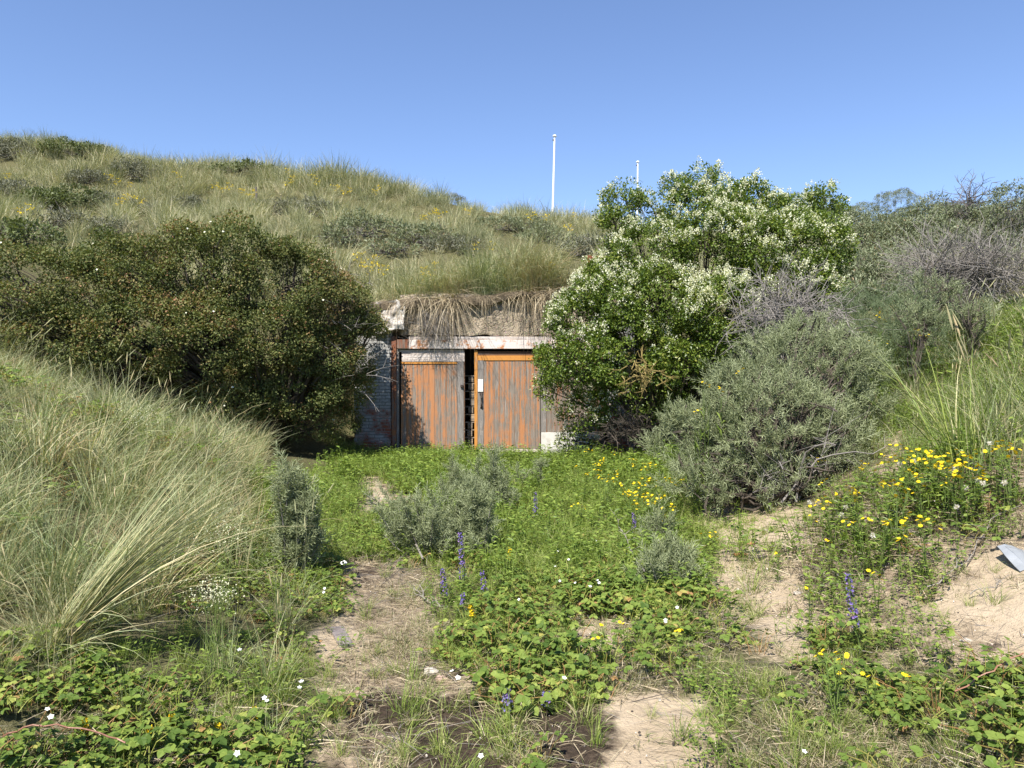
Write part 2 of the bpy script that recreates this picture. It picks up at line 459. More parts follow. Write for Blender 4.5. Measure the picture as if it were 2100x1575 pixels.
def ground_fn(nt, pos):
    n1 = noise_n(nt, pos, 2.2, 5, .6); n2 = noise_n(nt, pos, 22, 5, .7); n3 = noise_n(nt, pos, 160, 2, .6)
    sand = ramp(nt, n1, [(.3, (.35, .275, .185)), (.6, (.44, .355, .25)), (.8, (.49, .405, .29))])
    sand = mixc(nt, math_n(nt, 'MULTIPLY', math_n(nt, 'SUBTRACT', n3, .5, clamp=True), 2.2), sand, (.30, .22, .15))
    lit = ramp(nt, n2, [(.3, (.12, .09, .06)), (.47, (.25, .195, .135)), (.6, (.36, .29, .20)), (.75, (.44, .36, .25))])
    dkp = math_n(nt, 'MULTIPLY', math_n(nt, 'SUBTRACT', noise_n(nt, pos, 3.1, 5, .65), .56, clamp=True), 12, clamp=True)
    lit = mixc(nt, dkp, lit, (.07, .05, .036))
    soil = ramp(nt, n2, [(.3, (.03, .022, .016)), (.6, (.065, .047, .033)), (.85, (.16, .12, .08))])
    veg = ramp(nt, n2, [(.3, (.05, .052, .022)), (.6, (.12, .11, .055)), (.8, (.2, .165, .1))])
    wob = math_n(nt, 'MULTIPLY', math_n(nt, 'SUBTRACT', noise_n(nt, pos, 7, 4, .65), .5), 1.5)
    def m_(a): return math_n(nt, 'MULTIPLY', math_n(nt, 'SUBTRACT', math_n(nt, 'ADD', attr(nt, a), wob), .35), 3.0, clamp=True)
    c = mixc(nt, m_('litter'), sand, lit)
    c = mixc(nt, m_('soil'), c, soil)
    c = mixc(nt, m_('veg'), c, veg)
    n6 = noise_n(nt, pos, 7.5, 3, .55)
    return c, math_n(nt, 'ADD', math_n(nt, 'ADD', n2, math_n(nt, 'MULTIPLY', n3, .3)), math_n(nt, 'MULTIPLY', n6, 1.6))
#g
M['ground'] = surface('dune_sand_and_soil', rough=.95, spec=.1, fn=ground_fn, bump_d=.03)
ground = gm.build('ground', M['ground'], smooth=True)
tag(ground, 'pale dune sand with patches of dark soil and dry litter rising to grassy slopes', kind='structure')
cc = cell(GX.ravel(), np.maximum(GY.ravel(), .5), GZ.ravel(), 0)
cc = np.where(GY.ravel() > 15.5, 't', cc)
for nm, chars in (('litter', 'dy'), ('soil', 'k'), ('veg', 'mbBgntx')):
    w = np.isin(cc, list(chars)).astype(float).reshape(ny, nx)
    for _ in range(3):
        w[1:-1, 1:-1] = (w[1:-1, 1:-1] * 2 + w[:-2, 1:-1] + w[2:, 1:-1] + w[1:-1, :-2] + w[1:-1, 2:]) / 6
    if nm == 'veg': w *= .92
    a = ground.data.attributes.new(nm, 'FLOAT', 'POINT'); a.data.foreach_set('value', w.ravel().astype(np.float32))

# soil lying on top of the wall, with a ragged hanging edge
mm = MB()
sx = np.arange(WX0 - .35, WX1 + .36, .08); sy = np.concatenate([[15.30, 15.30, 15.33, 15.4], np.arange(15.48, 17.6, .1)])
SX, SY = np.meshgrid(sx, sy)
SZ = H_back(SX, np.maximum(SY, 15.4)) + .012
edge = .05 * noise3(SX, 0, 0, 4.0, 1) + .03 * noise3(SX, 0, 0, 11.0, 2)
SZ[0] -= .13 + .10 * np.abs(noise3(sx, 0, 0, 3.0, 4)); SZ[1] -= .07; SZ[2] -= .05; SZ[3] -= .01
SY = SY - np.where(SY < 15.5, edge + np.array([0, .03, .03] + [0] * (len(sy) - 3))[:, None], 0)
SZ = SZ + .02 * noise3(SX, SY, 0, 9, 3)
SZ[-4:] -= np.array([.02, .08, .16, .3])[:, None]
k_ = (np.arange(len(sy) - 1)[:, None] * len(sx) + np.arange(len(sx) - 1)[None]).ravel()
mm.add(np.stack([SX, SY, SZ], -1).reshape(-1, 3), q=np.stack([k_, k_ + 1, k_ + len(sx) + 1, k_ + len(sx)], -1))
def mound_fn(nt, pos):
    n2 = noise_n(nt, pos, 16, 5, .7)
    return ramp(nt, n2, [(.3, (.05, .04, .025)), (.5, (.11, .085, .055)), (.75, (.22, .175, .12))]), n2
mound = mm.build('sand_ledge', surface('rooty_sand', fn=mound_fn, bump_d=.05), smooth=True)
tag(mound, 'rooty sand heaped on top of the old bunker wall', kind='structure')

# ------------------------------------------------------------------ the walled entrance
PX = 15.5 / F
def wx(px): return (px - 1050) * PX
def wz(py): return EYE - (py - 787.5) * PX
FY = 15.5

def concrete_fn(nt, pos):
    n1 = noise_n(nt, pos, 3.0, 6, .65); n2 = noise_n(nt, pos, 30, 6, .75)
    vo = nt.nodes.new('ShaderNodeTexVoronoi'); vo.inputs['Scale'].default_value = 38; nt.links.new(pos, vo.inputs['Vector'])
    c = ramp(nt, n1, [(.3, (.20, .16, .11)), (.5, (.33, .275, .20)), (.66, (.40, .33, .245)), (.78, (.38, .22, .14))])
    peb = math_n(nt, 'LESS_THAN', vo.outputs['Distance'], .22)
    c = mixc(nt, math_n(nt, 'MULTIPLY', peb, .55), c, vo.outputs['Color'], 'OVERLAY')
    dk = math_n(nt, 'MULTIPLY', math_n(nt, 'SUBTRACT', n2, .54, clamp=True), 4.5, clamp=True)
    c = mixc(nt, dk, c, (.09, .072, .055))
    streak = noise_n(nt, mapping(nt, pos, (5, 5, 22)), 1.0, 4, .6)
    c = mixc(nt, math_n(nt, 'MULTIPLY', math_n(nt, 'SUBTRACT', streak, .58, clamp=True), 6, clamp=True), c, (.12, .10, .08))
    return c, math_n(nt, 'ADD', n2, math_n(nt, 'MULTIPLY', vo.outputs['Distance'], .6))
M['concrete'] = surface('rough_old_concrete', fn=concrete_fn, bump_d=.035, rough=.95, spec=.1)

def brick_fn(nt, pos):
    sep = nt.nodes.new('ShaderNodeSeparateXYZ'); nt.links.new(pos, sep.inputs[0])
    cmb = nt.nodes.new('ShaderNodeCombineXYZ')
    nt.links.new(math_n(nt, 'ADD', sep.outputs['X'], sep.outputs['Y']), cmb.inputs['X']); nt.links.new(sep.outputs['Z'], cmb.inputs['Y'])
    br = nt.nodes.new('ShaderNodeTexBrick'); nt.links.new(cmb.outputs[0], br.inputs['Vector'])
    br.inputs['Scale'].default_value = 1.0; br.inputs['Brick Width'].default_value = .22; br.inputs['Row Height'].default_value = .065
    br.inputs['Mortar Size'].default_value = .008; br.inputs['Mortar Smooth'].default_value = .4
    br.inputs['Color1'].default_value = (.30, .10, .06, 1); br.inputs['Color2'].default_value = (.20, .075, .05, 1); br.inputs['Mortar'].default_value = (.26, .22, .18, 1)
    n1 = noise_n(nt, pos, 2.6, 5, .6); n2 = noise_n(nt, pos, 28, 5, .7)
    low = math_n(nt, 'MULTIPLY', math_n(nt, 'SUBTRACT', 1.15, sep.outputs['Z']), .16)      # more paint gone towards the ground
    peel = math_n(nt, 'MULTIPLY', math_n(nt, 'SUBTRACT', math_n(nt, 'ADD', math_n(nt, 'ADD', math_n(nt, 'MULTIPLY', n1, .7), math_n(nt, 'MULTIPLY', n2, .35)), low), .55), 9, clamp=True)
    paint = ramp(nt, n2, [(.25, (.20, .195, .185)), (.5, (.34, .335, .32)), (.75, (.5, .49, .46))])
    paint = mixc(nt, math_n(nt, 'MULTIPLY', br.outputs['Fac'], .75), paint, (.12, .115, .105))
    c = mixc(nt, peel, paint, br.outputs['Color'])
    h = math_n(nt, 'ADD', math_n(nt, 'MULTIPLY', br.outputs['Fac'], -.9), math_n(nt, 'MULTIPLY', n2, .6))
    return c, h
M['brick'] = surface('whitewashed_brick', fn=brick_fn, bump_d=.012, rough=.9, spec=.15)

def plaster_fn(nt, pos):
    n1 = noise_n(nt, pos, 5, 6, .7); n2 = noise_n(nt, pos, 45, 4, .7)
    c = ramp(nt, n1, [(.3, (.34, .29, .24)), (.42, (.45, .4, .34)), (.54, (.6, .57, .52)), (.8, (.66, .63, .59))])
    c = mixc(nt, math_n(nt, 'MULTIPLY', math_n(nt, 'SUBTRACT', noise_n(nt, pos, 22, 5, .75), .5, clamp=True), 9, clamp=True), c, (.20, .16, .13))
    return c, n2
M['plaster'] = surface('flaking_white_plaster', fn=plaster_fn, bump_d=.02)

def wood(name, base, grey=((.12, .10, .08), (.27, .23, .19)), amount=.5, scale_z=1.2, pitch=None, horiz=False, extra=None):
    def fn(nt, pos):
        v = attr(nt, 'var')
        st = mapping(nt, pos, (1, 1, 30) if horiz else (28, 28, 1.6))
        if horiz: st = mapping(nt, pos, (1.6, 28, 28))
        off = nt.nodes.new('ShaderNodeVectorMath'); off.operation = 'ADD'
        cmb = nt.nodes.new('ShaderNodeCombineXYZ')
        for i in range(3): nt.links.new(math_n(nt, 'MULTIPLY', v, 37.0 + i * 11), cmb.inputs[i])
        nt.links.new(st, off.inputs[0]); nt.links.new(cmb.outputs[0], off.inputs[1])
        g1 = noise_n(nt, off.outputs[0], .75, 4, .6, .4)
        g2 = noise_n(nt, off.outputs[0], 3.0, 4, .65)
        n3 = noise_n(nt, pos, 6, 5, .65)
        n4 = noise_n(nt, pos, 55, 3, .6)
        gre = ramp(nt, g2, [(.3, grey[0]), (.7, grey[1])])
        k = math_n(nt, 'ADD', math_n(nt, 'ADD', math_n(nt, 'MULTIPLY', g1, .95), math_n(nt, 'MULTIPLY', n3, .4)), math_n(nt, 'MULTIPLY', n4, .16))
        k = math_n(nt, 'ADD', k, math_n(nt, 'MULTIPLY', math_n(nt, 'SUBTRACT', v, .5), .07))
        k = math_n(nt, 'MULTIPLY', math_n(nt, 'SUBTRACT', k, 1.15 - amount * .8), 7, clamp=True)
        paint = mixc(nt, g2, tuple(a * .78 for a in base), tuple(min(1, a * 1.15) for a in base))
        c = mixc(nt, k, paint, gre)
        if extra is not None:
            e = math_n(nt, 'MULTIPLY', math_n(nt, 'SUBTRACT', noise_n(nt, pos, 3.7, 5, .7), .52, clamp=True), 14, clamp=True)
            c = mixc(nt, e, c, extra)
        pale = math_n(nt, 'MULTIPLY', math_n(nt, 'SUBTRACT', g1, .63, clamp=True), 9, clamp=True)
        c = mixc(nt, math_n(nt, 'MULTIPLY', pale, .55), c, (.42, .36, .33))
        h = math_n(nt, 'ADD', math_n(nt, 'MULTIPLY', g2, .6), math_n(nt, 'MULTIPLY', k, -.5))
        return c, h
    return surface(name, fn=fn, bump_d=.006, rough=.75, spec=.25)
M['orange'] = wood('flaking_orange_paint', (.40, .18, .078), amount=.60)
M['orange2'] = wood('dull_orange_paint', (.30, .12, .05), amount=.70)
M['edgeorange'] = wood('bright_orange_edge', (.50, .22, .05), grey=((.08, .05, .035), (.16, .1, .07)), amount=.36)
M['greywood'] = wood('bare_grey_wood', (.36, .31, .27), grey=((.11, .10, .09), (.27, .245, .22)), amount=.75)
M['whitewood'] = wood('weathered_white_board', (.64, .57, .52), grey=((.36, .29, .25), (.55, .47, .41)), amount=.45, horiz=True, extra=(.42, .18, .07))
M['whitewood2'] = wood('bleached_board', (.62, .55, .50), grey=((.34, .28, .24), (.52, .45, .40)), amount=.6, horiz=True)
M['redwood'] = wood('red_brown_paint', (.20, .075, .04), grey=((.12, .085, .065), (.24, .185, .15)), amount=.58, extra=(.30, .12, .05))
M['brownwood'] = wood('dark_brown_board', (.13, .07, .04), amount=.4, horiz=True)
M['palletwood'] = wood('old_pallet_wood', (.36, .27, .18), grey=((.13, .11, .09), (.27, .23, .19)), amount=.6, horiz=True)
M['enamel'] = surface('chipped_white_metal', (.72, .71, .66), rough=.4, spec=.5)
M['iron'] = surface('dark_rusty_iron', (.055, .04, .033), rough=.6, spec=.4)
M['rust'] = surface('rusted_steel', (.19, .065, .035), rough=.85)
M['dark'] = surface('dark_inner_wall', (.05, .045, .04))  # near-black concrete for the walls of the room behind the doors

# the bunker wall itself
bun = empty('bunker_front', (wx(1000), FY, H(wx(1000), FY)))
tag(bun, 'old brick and concrete bunker front set into the dune behind the wooden doors', 'bunker')
def rough_block(x0, x1, y0, y1, z0, z1, step=.045, amp=.03, topf=None, botf=None, kk=1):
    """a block whose front, underside and ends are broken and uneven"""
    m = MB()
    xs_ = np.linspace(x0, x1, max(2, int((x1 - x0) / step) + 1)); ts = np.linspace(0, 1, max(2, int((z1 - z0) / step) + 1))
    X, T = np.meshgrid(xs_, ts)
    zt = z1 + (topf(X) if topf else 0 * X); zb = z0 + (botf(X) if botf else 0 * X)
    Z = zb + (zt - zb) * T
    Yf = y0 + amp * noise3(X, 0, Z, 5, kk) + amp * .5 * noise3(X, 0, Z, 14, kk + 1) + amp * .25 * noise3(X, 0, Z, 36, kk + 2)
    Xs = X + amp * .6 * noise3(X * 0, 3, Z, 6, kk) * (np.abs(X - (x0 + x1) / 2) > (x1 - x0) * .49)
    def grid(A, B, C, flip=False):
        n0, n1 = A.shape
        k = (np.arange(n0 - 1)[:, None] * n1 + np.arange(n1 - 1)[None]).ravel()
        q = np.stack([k, k + 1, k + n1 + 1, k + n1], -1)
        m.add(np.stack([A, B, C], -1).reshape(-1, 3), q=q[:, ::-1] if flip else q)
    grid(Xs, Yf, Z)
    d = np.linspace(0, 1, 6)[:, None]
    for row, fl in ((0, True), (-1, False)):
        grid(Xs[row][None] + 0 * d, Yf[row][None] * (1 - d) + y1 * d, Z[row][None] + amp * .4 * noise3(Xs[row][None], d * 3, 0, 9, kk) * np.minimum(d * 4, 1) * (1 - (d > .99)), fl)
    for col, fl in ((0, False), (-1, True)):
        grid(Xs[:, col][:, None] + 0 * d.T, Yf[:, col][:, None] * (1 - d.T) + y1 * d.T, Z[:, col][:, None] + 0 * d.T, not fl)
    return m
zl = wz(690)
lin = rough_block(wx(822), wx(1262), 15.425, 16.6, zl, 3.42, .04, .035, topf=lambda X: .06 * noise3(X, 0, 0, 1.7, 3),
                  botf=lambda X: .022 * noise3(X, 0, 0, 5, 2) + .015 * noise3(X, 0, 0, 15, 1) - .04 * sstep(wx(1030), wx(1050), X) * (1 - sstep(wx(1085), wx(1100), X)) + .02)
lin.build('lintel', M['concrete'], bun)
lp = rough_block(wx(728), wx(803), 15.42, 16.6, -.1, wz(668), .05, .012, kk=2)
lp.build('brick_pier', M['brick'], bun)
rp = rough_block(wx(1246), wx(1300), 15.42, 16.6, -.1, wz(640), .05, .012, kk=3)
rp.build('brick_pier', M['brick'], bun)
pl = rough_block(wx(774), wx(834), 15.25, 16.5, wz(688), wz(618), .02, .045, topf=lambda X: .10 * noise3(X, 0, 0, 6, 1) - .12 * sstep(wx(815), wx(834), X), botf=lambda X: .10 * noise3(X, 0, 0, 7, 4) + .07, kk=0)
pl.build('broken_plaster', M['plaster'], bun)
cap = rough_block(wx(700), wx(776), 15.30, 16.5, wz(672), wz(650), .04, .03, kk=2)
cap.build('coping_stone', M['concrete'], bun)
inn = MB()
inn.box(wx(803) , wx(812), 15.75, 16.6, 0, zl, .3); inn.box(wx(1238), wx(1246), 15.75, 16.6, 0, zl, .3)
inn.box(wx(803), wx(1246), 16.5, 16.6, 0, zl + .1, .3)
inn.build('inner_wall', M['dark'], bun)
fl_ = MB(); fl_.box(wx(803), wx(1246), 15.44, 16.55, -.05, .20, .3)
fl_.build('door_sill', M['concrete'], bun)

# door frame
fr = empty('door_frame', (wx(1020), FY, .2))
tag(fr, 'weathered timber frame with white head beam around the wooden doors', 'door frame')
b = MB(); b.box(wx(816.5), wx(1238), 15.37, 15.49, wz(716), wz(698), .35, .006); b.build('head_beam', M['whitewood'], fr)
b = MB(); b.box(wx(840), wx(1238), 15.385, 15.49, wz(697.6), wz(691), .8, .004); b.build('drip_board', M['whitewood2'], fr)
b = MB(); b.box(wx(816), wx(840), 15.355, 15.367, wz(715), wz(697), .3, .001); b.build('brown_patch_board', M['redwood'], fr)
b = MB(); b.box(wx(805), wx(814.5), 15.37, 15.56, .05, wz(690.5), .2, .006); b.build('jamb', M['redwood'], fr)
b = MB(); b.box(wx(814.8), wx(819.5), 15.40, 15.60, .05, wz(717), .6, .004); b.build('inner_jamb', M['greywood'], fr)
b = MB(); b.box(wx(1230), wx(1239), 15.43, 15.58, .05, wz(690.5), .7, .006); b.build('jamb', M['redwood'], fr)

def boards(x0, x1, y0, y1, z0, z1, n, gap=.0025, horiz=False):
    m = MB(); w = (x1 - x0) / n
    for i in range(n):
        a = x0 + i * w + gap / 2; c = x0 + (i + 1) * w - gap / 2
        dy = U(-.002, .002)
        m.box(a, c, y0 + dy, y1, z0 + U(-.004, .004), z1, rng.random(), .0015)
        m.box(c - w * .12, c - w * .07, y0 + dy - .0015, y0 + dy + .004, z0, z1 - .01, rng.random())     # bead
    return m
# left leaf
ld = empty('plank_door', (wx(887), 15.60, .2))
tag(ld, 'left wooden door of flaking orange planks under a wide bleached white rail', 'door', 'wooden leaves of the bunker doors')
boards(wx(823), wx(938), 15.585, 15.615, .30, wz(746), 10).build('plank_panel', M['orange'], ld)
b = MB(); b.box(wx(825), wx(953), 15.563, 15.60, wz(742), wz(722), .3, .005); b.box(wx(820), wx(953), 15.575, 15.61, wz(722), wz(717.5), .7, .003); b.build('top_rail', M['whitewood2'], ld)
b = MB(); b.box(wx(823), wx(938), 15.57, 15.605, wz(746.5), wz(742.6), .5, .002); b.build('rail_edge', M['edgeorange'], ld)
b = MB(); b.box(wx(938.4), wx(951.5), 15.56, 15.61, .27, wz(742.5), .4, .005); s_ = b.build('stile', M['greywood'], ld)
b = MB(); b.box(wx(951.8), wx(953.6), 15.57, 15.62, .27, wz(718), .8, .001); b.build('door_edge', M['brownwood'], ld)
b = MB(); b.box(wx(938.4), wx(951.5), 15.552, 15.559, wz(806), wz(803.5), .4, .001); b.build('batten', M['greywood'], s_)
b = MB(); b.box(wx(945), wx(950.5), 15.52, 15.56, wz(794), wz(789), .5, .004); b.tube([(wx(949.5), 15.525, wz(791)), (wx(950.3), 15.53, wz(796))], .009, 5); b.build('latch', M['iron'], ld)
b = MB(); b.box(wx(823), wx(952), 15.566, 15.584, .235, .295, .4, .004); b.build('bottom_rail', M['greywood'], ld)
# middle leaf, a little open
md = empty('plank_door', (wx(1041), 15.54, .2))
tag(md, 'middle wooden door of orange and grey planks carrying the white lock plate', 'door', 'wooden leaves of the bunker doors')
boards(wx(992.5), wx(1108), 15.525, 15.555, wz(919), wz(740), 11).build('plank_panel', M['orange'], md)
b = MB(); b.box(wx(980), wx(1108), 15.51, 15.553, wz(739.7), wz(729.5), .2, .005); b.build('top_rail', M['edgeorange'], md)
b = MB(); b.box(wx(980), wx(1108), 15.53, 15.56, wz(729.2), wz(720.5), .2, .003); b.build('upper_board', M['brownwood'], md)
b = MB(); b.box(wx(980), wx(992.2), 15.513, 15.556, wz(919), wz(730), .9, .004); b.build('stile', M['greywood'], md)
b = MB(); b.box(wx(973.3), wx(979.7), 15.509, 15.57, wz(922), wz(719), .4, .004); b.build('door_edge', M['edgeorange'], md)
b = MB(); b.box(wx(980), wx(1108), 15.505, 15.55, wz(926.5), wz(920), .7, .005); b.build('bottom_rail', M['whitewood2'], md)
lk = MB(); lk.box(wx(980.5), wx(991.2), 15.495, 15.511, wz(803.5), wz(778), .5, .004); lko = lk.build('lock_plate', M['enamel'], md)
kh = MB(); kh.box(wx(983.5), wx(985.8), 15.490, 15.4945, wz(797), wz(791), .5); kh.box(wx(984.2), wx(986.6), 15.4895, 15.4943, wz(799.5), wz(796.5), .5)
for sx_, sz_ in ((982.3, 801), (989.7, 801), (982.3, 781), (989.7, 781)): kh.box(wx(sx_) - .004, wx(sx_) + .004, 15.491, 15.4947, wz(sz_) - .004, wz(sz_) + .004)
kh.build('keyhole', M['iron'], lko)
hd = MB()
hp = [(wx(987.6), 15.512, wz(806)), (wx(987.7), 15.47, wz(809)), (wx(987.7), 15.455, wz(816)), (wx(987.6), 15.455, wz(828)), (wx(987.5), 15.475, wz(833)), (wx(987.4), 15.513, wz(835.5))]
hd.tube(hp, [.012, .014, .015, .015, .014, .012], 6); hd.box(wx(984), wx(991), 15.505, 15.513, wz(810), wz(804.5), .5, .002); hd.box(wx(985), wx(990), 15.505, 15.513, wz(838), wz(834), .5, .002)
hd.build('handle', M['iron'], md)
# right leaf, behind the flowering bush
rd = empty('plank_door', (wx(1170), 15.54, .2))
tag(rd, 'right wooden door half hidden by the white flowering bush, with white panel at its foot', 'door', 'wooden leaves of the bunker doors')
boards(wx(1120), wx(1218), 15.53, 15.56, wz(886), wz(740), 9).build('plank_panel', M['orange2'], rd)
b = MB(); b.box(wx(1109), wx(1229), 15.512, 15.555, wz(739.7), wz(720), .2, .005); b.build('top_rail', M['orange2'], rd)
b = MB(); b.box(wx(1109), wx(1119.8), 15.515, 15.556, wz(886), wz(740), .6, .004); b.build('stile', M['greywood'], rd)
b = MB(); b.box(wx(1218.3), wx(1229), 15.515, 15.556, wz(886), wz(740), .6, .004); b.build('stile', M['redwood'], rd)
def wp_fn(nt, pos):
    n = noise_n(nt, pos, 9, 5, .65)
    return ramp(nt, n, [(.3, (.42, .39, .34)), (.5, (.55, .53, .48)), (.7, (.62, .60, .56))]), n
M['wpanel'] = surface('dirty_white_panel', fn=wp_fn, rough=.6, bump_d=.003)
b = MB(); b.box(wx(1109.5), wx(1229), 15.50, 15.55, wz(938), wz(886.4), .5, .004); b.build('kick_panel', M['wpanel'], rd)

for o_, dy_ in ((ld, -.135), (md, -.09), (rd, -.09)): o_.location.y += dy_
# pallets stacked inside, seen through the gap
def pallet_mesh():
    m = MB()
    for i in range(6): m.box(-.55, .55, i * .135, i * .135 + .10, .118, .138, rng.random(), .003)
    for x in (-.5, 0, .5):
        m.box(x - .05, x + .05, .005, .77, .098, .117, rng.random(), .002)
        for y in (0, .34, .68): m.box(x - .05, x + .05, y, y + .1, .022, .097, rng.random(), .003)
        m.box(x - .05, x + .05, .002, .775, .0, .021, rng.random(), .002)
    return m
pal = pallet_mesh().build('wooden_pallet', M['palletwood'])
order = ['bottom', 'second', 'third', 'fourth', 'fifth', 'sixth', 'seventh', 'eighth', 'ninth', 'top']
for i in range(10):
    o = pal if i == 0 else pal.copy()
    if i: sc.collection.objects.link(o)
    o.location = (wx(965) + U(-.03, .03), 15.72 + U(-.015, .015), .215 + i * .158)
    o.rotation_euler = (0, 0, U(-.02, .02))
    nm = {0: 'bottom wooden pallet of the stack seen through the door gap', 9: 'topmost wooden pallet of the stack seen through the door gap'}.get(i, f'{order[i]} wooden pallet from the bottom of the stack in the door gap')
    tag(o, nm, 'pallet', 'pallets stacked behind the doors')

# rusty rail above the right-hand end of the wall
p0 = at(1207, 545, 16.6)
rr_ = MB(); zt = at(1207, 527, 16.6)[2]
rr_.box(p0[0] - .025, p0[0] + .025, 16.57, 16.63, H_back(p0[0], 16.6) - .2, zt + .02, .5, .003)
rr_.box(p0[0] + .026, p0[0] + .9, 16.575, 16.60, zt - .03, zt + .018, .5, .003)
rr_.box(p0[0] - .03, p0[0] + .06, 16.562, 16.5695, zt - .06, zt + .03, .5, .001)
o = rr_.build('angle_iron_rail', M['rust']); tag(o, 'rusty red angle iron rail sticking out of the grass beside the flowering bush', 'rail')

# flagpoles beyond the crest
def flagpole(base, top, label, r0=.055, r1=.032):
    root = empty('flagpole', base); tag(root, label, 'flagpole', 'white flagpoles beyond the dune')
    m = MB(); base = np.array(base); top = np.array(top)
    pts = [base + (top - base) * t for t in np.linspace(0, 1, 9)]
    m.tube(pts, np.linspace(r0, r1, 9), 12)
    m.build('pole', M['polewhite'], root, smooth=True)
    k = MB(); a = nrm(top - base)
    k.tube([top - a * .02, top + a * .0, top + a * .05, top + a * .09], [r1, r1 * 2.2, r1 * 2.2, r1 * .9], 12); k.build('cap', M['polewhite'], root)
    h = MB(); pp = top - a * .16; h.box(pp[0] - r1 - .05, pp[0] - r1 + .01, pp[1] - .03, pp[1] + .03, pp[2] - .05, pp[2] + .02, .5, .004); h.build('pulley', M['iron'], root)
M['polewhite'] = surface('white_painted_pole', (.82, .82, .80), rough=.35, spec=.5)
def pole_base(px, d): 
    x = (px - 1050) / F * d; return (x, d, float(H(x, d)))
t1 = at(1137.5, 280, 38); flagpole(pole_base(1127.5, 38), t1, 'taller white flagpole leaning slightly right above the dune crest', .07, .045)
t2 = at(1308, 333, 46); flagpole(pole_base(1304, 46), t2, 'shorter white flagpole rising just behind the white flowering bush', .07, .045)

# fence post on the slope
p = hit(526, 432); m = MB(); m.tube([p + (0, 0, -.2), p + (0, 0, .5), p + (-.02, 0, at(525, 383, p[1])[2] - p[2])], [.035, .032, .028], 7); 
tag(m.build('fence_post', M['twigdark']), 'thin dark wooden post standing on the slope above the thorn bush', 'post')

# ------------------------------------------------------------------ plant building blocks
def blades(m, base, az, el0, length, bend, width, segs=4, var=.5, power=1.4):
    """grass blades: each starts at base, leaves at elevation el0 (deg) towards az (rad) and bends down by bend (deg)"""
    n = len(base)
    L = np.broadcast_to(length, n); el0 = np.radians(np.broadcast_to(el0, n)); be = np.radians(np.broadcast_to(bend, n))
    W = np.broadcast_to(width, n)
    hor = np.stack([np.cos(az), np.sin(az), np.zeros(n)], -1)
    tw = rng.uniform(-1.2, 1.2, n)
    side = np.stack([-np.sin(az) * np.cos(tw), np.cos(az) * np.cos(tw), np.sin(tw)], -1)
    p = base.copy(); pts = [p.copy()]
    for i in range(segs):
        e = el0 - be * ((i + .5) / segs) ** power
        p = p + (hor * np.cos(e)[:, None] + np.array([0, 0, 1.0]) * np.sin(e)[:, None]) * (L / segs)[:, None]
        pts.append(p.copy())
    V = []
    for i, pp in enumerate(pts):
        w = W * (1 - (i / segs) ** 2 * .92) * .5
        V += [pp - side * w[:, None], pp + side * w[:, None]]
    V = np.stack(V, 1)                      # n, 2(segs+1), 3
    k = np.arange(segs) * 2
    q = np.stack([k, k + 1, k + 3, k + 2], -1)
    off = (np.arange(n) * (2 * (segs + 1)))[:, None, None]
    vv = np.repeat(np.broadcast_to(var, n), 2 * (segs + 1))
    m.add(V.reshape(-1, 3), q=(q[None] + off).reshape(-1, 4), var=vv)
    return m

def disc_pts(n, r):
    a = U(0, 2 * math.pi, n); q = r * np.sqrt(U(0, 1, n))
    return np.stack([q * np.cos(a), q * np.sin(a), np.zeros(n)], -1)

def tuft(n, r, L, spread, bend, width, segs, varf, power=1.4):
    m = MB(); b = disc_pts(n, r)
    az = np.arctan2(b[:, 1], b[:, 0]) + rng.normal(0, .8, n)
    el = 90 - np.abs(rng.normal(0, spread, n)) - np.hypot(b[:, 0], b[:, 1]) / r * spread * .5
    el = np.clip(el, 5, 89)
    return blades(m, b, az, el, U(L[0], L[1], n), U(bend[0], bend[1], n), U(width[0], width[1], n), segs, varf(n), power)

def leaf_T(l=1.0, w=.6, fold=.12, tip=.55, curl=-.08):
    """folded leaf lying along +y, two faces either side of the midrib"""
    v = np.array([(0, 0, 0), (w / 2, l * .32, fold * w), (w * .34, l * .72, fold * w * .7 + curl * l * .5), (0, l, curl * l), (-w * .34, l * .72, fold * w * .7 + curl * l * .5), (-w / 2, l * .32, fold * w), (0, l * .5, curl * l * .2 - fold * w * .2)])
    q = [(0, 1, 2, 6), (6, 2, 3, 4), (0, 6, 4, 5)]
    return v, np.array(q), np.zeros((0, 3), int), np.full(7, .5)
def leaf1_T(l=1.0, w=.5, curl=-.1):
    v = np.array([(0, 0, 0), (w / 2, l * .45, w * .12), (0, l, curl * l), (-w / 2, l * .45, w * .12)])
    return v, np.array([(0, 1, 2, 3)]), np.zeros((0, 3), int), np.full(4, .5)
def serr_leaf_T(l=1.0, w=.75):
    """bramble leaflet: toothed outline, pleated along the side veins"""
    ts = np.linspace(0, 1, 6); wd = np.array([.0, .36, .5, .43, .24, 0]) * w * 1.0
    v = [(0, 0, 0)]; q = []; t = []
    mid = []
    V = []
    for i, tt in enumerate(ts):
        V.append((0, tt * l, -.10 * l * tt * tt))
    for sgn in (1, -1):
        for i in range(1, 5):
            V.append((sgn * wd[i], ts[i] * l + .03 * l, .07 * w - .10 * l * ts[i] ** 2 + (.03 * l if i % 2 else -.02 * l)))
    # mid 0..5, right 6..9, left 10..13
    for o_, fl in ((6, False), (10, True)):
        fs = [(0, 1, o_)] ; 
        tt_ = [(0, o_, 1)]
        qq = [(1, o_, o_ + 1, 2), (2, o_ + 1, o_ + 2, 3), (3, o_ + 2, o_ + 3, 4)]
        tt_.append((4, o_ + 3, 5))
        t += tt_; q += qq
    return np.array(V), np.array(q), np.array(t), np.array([.4] * 6 + [.6] * 8)
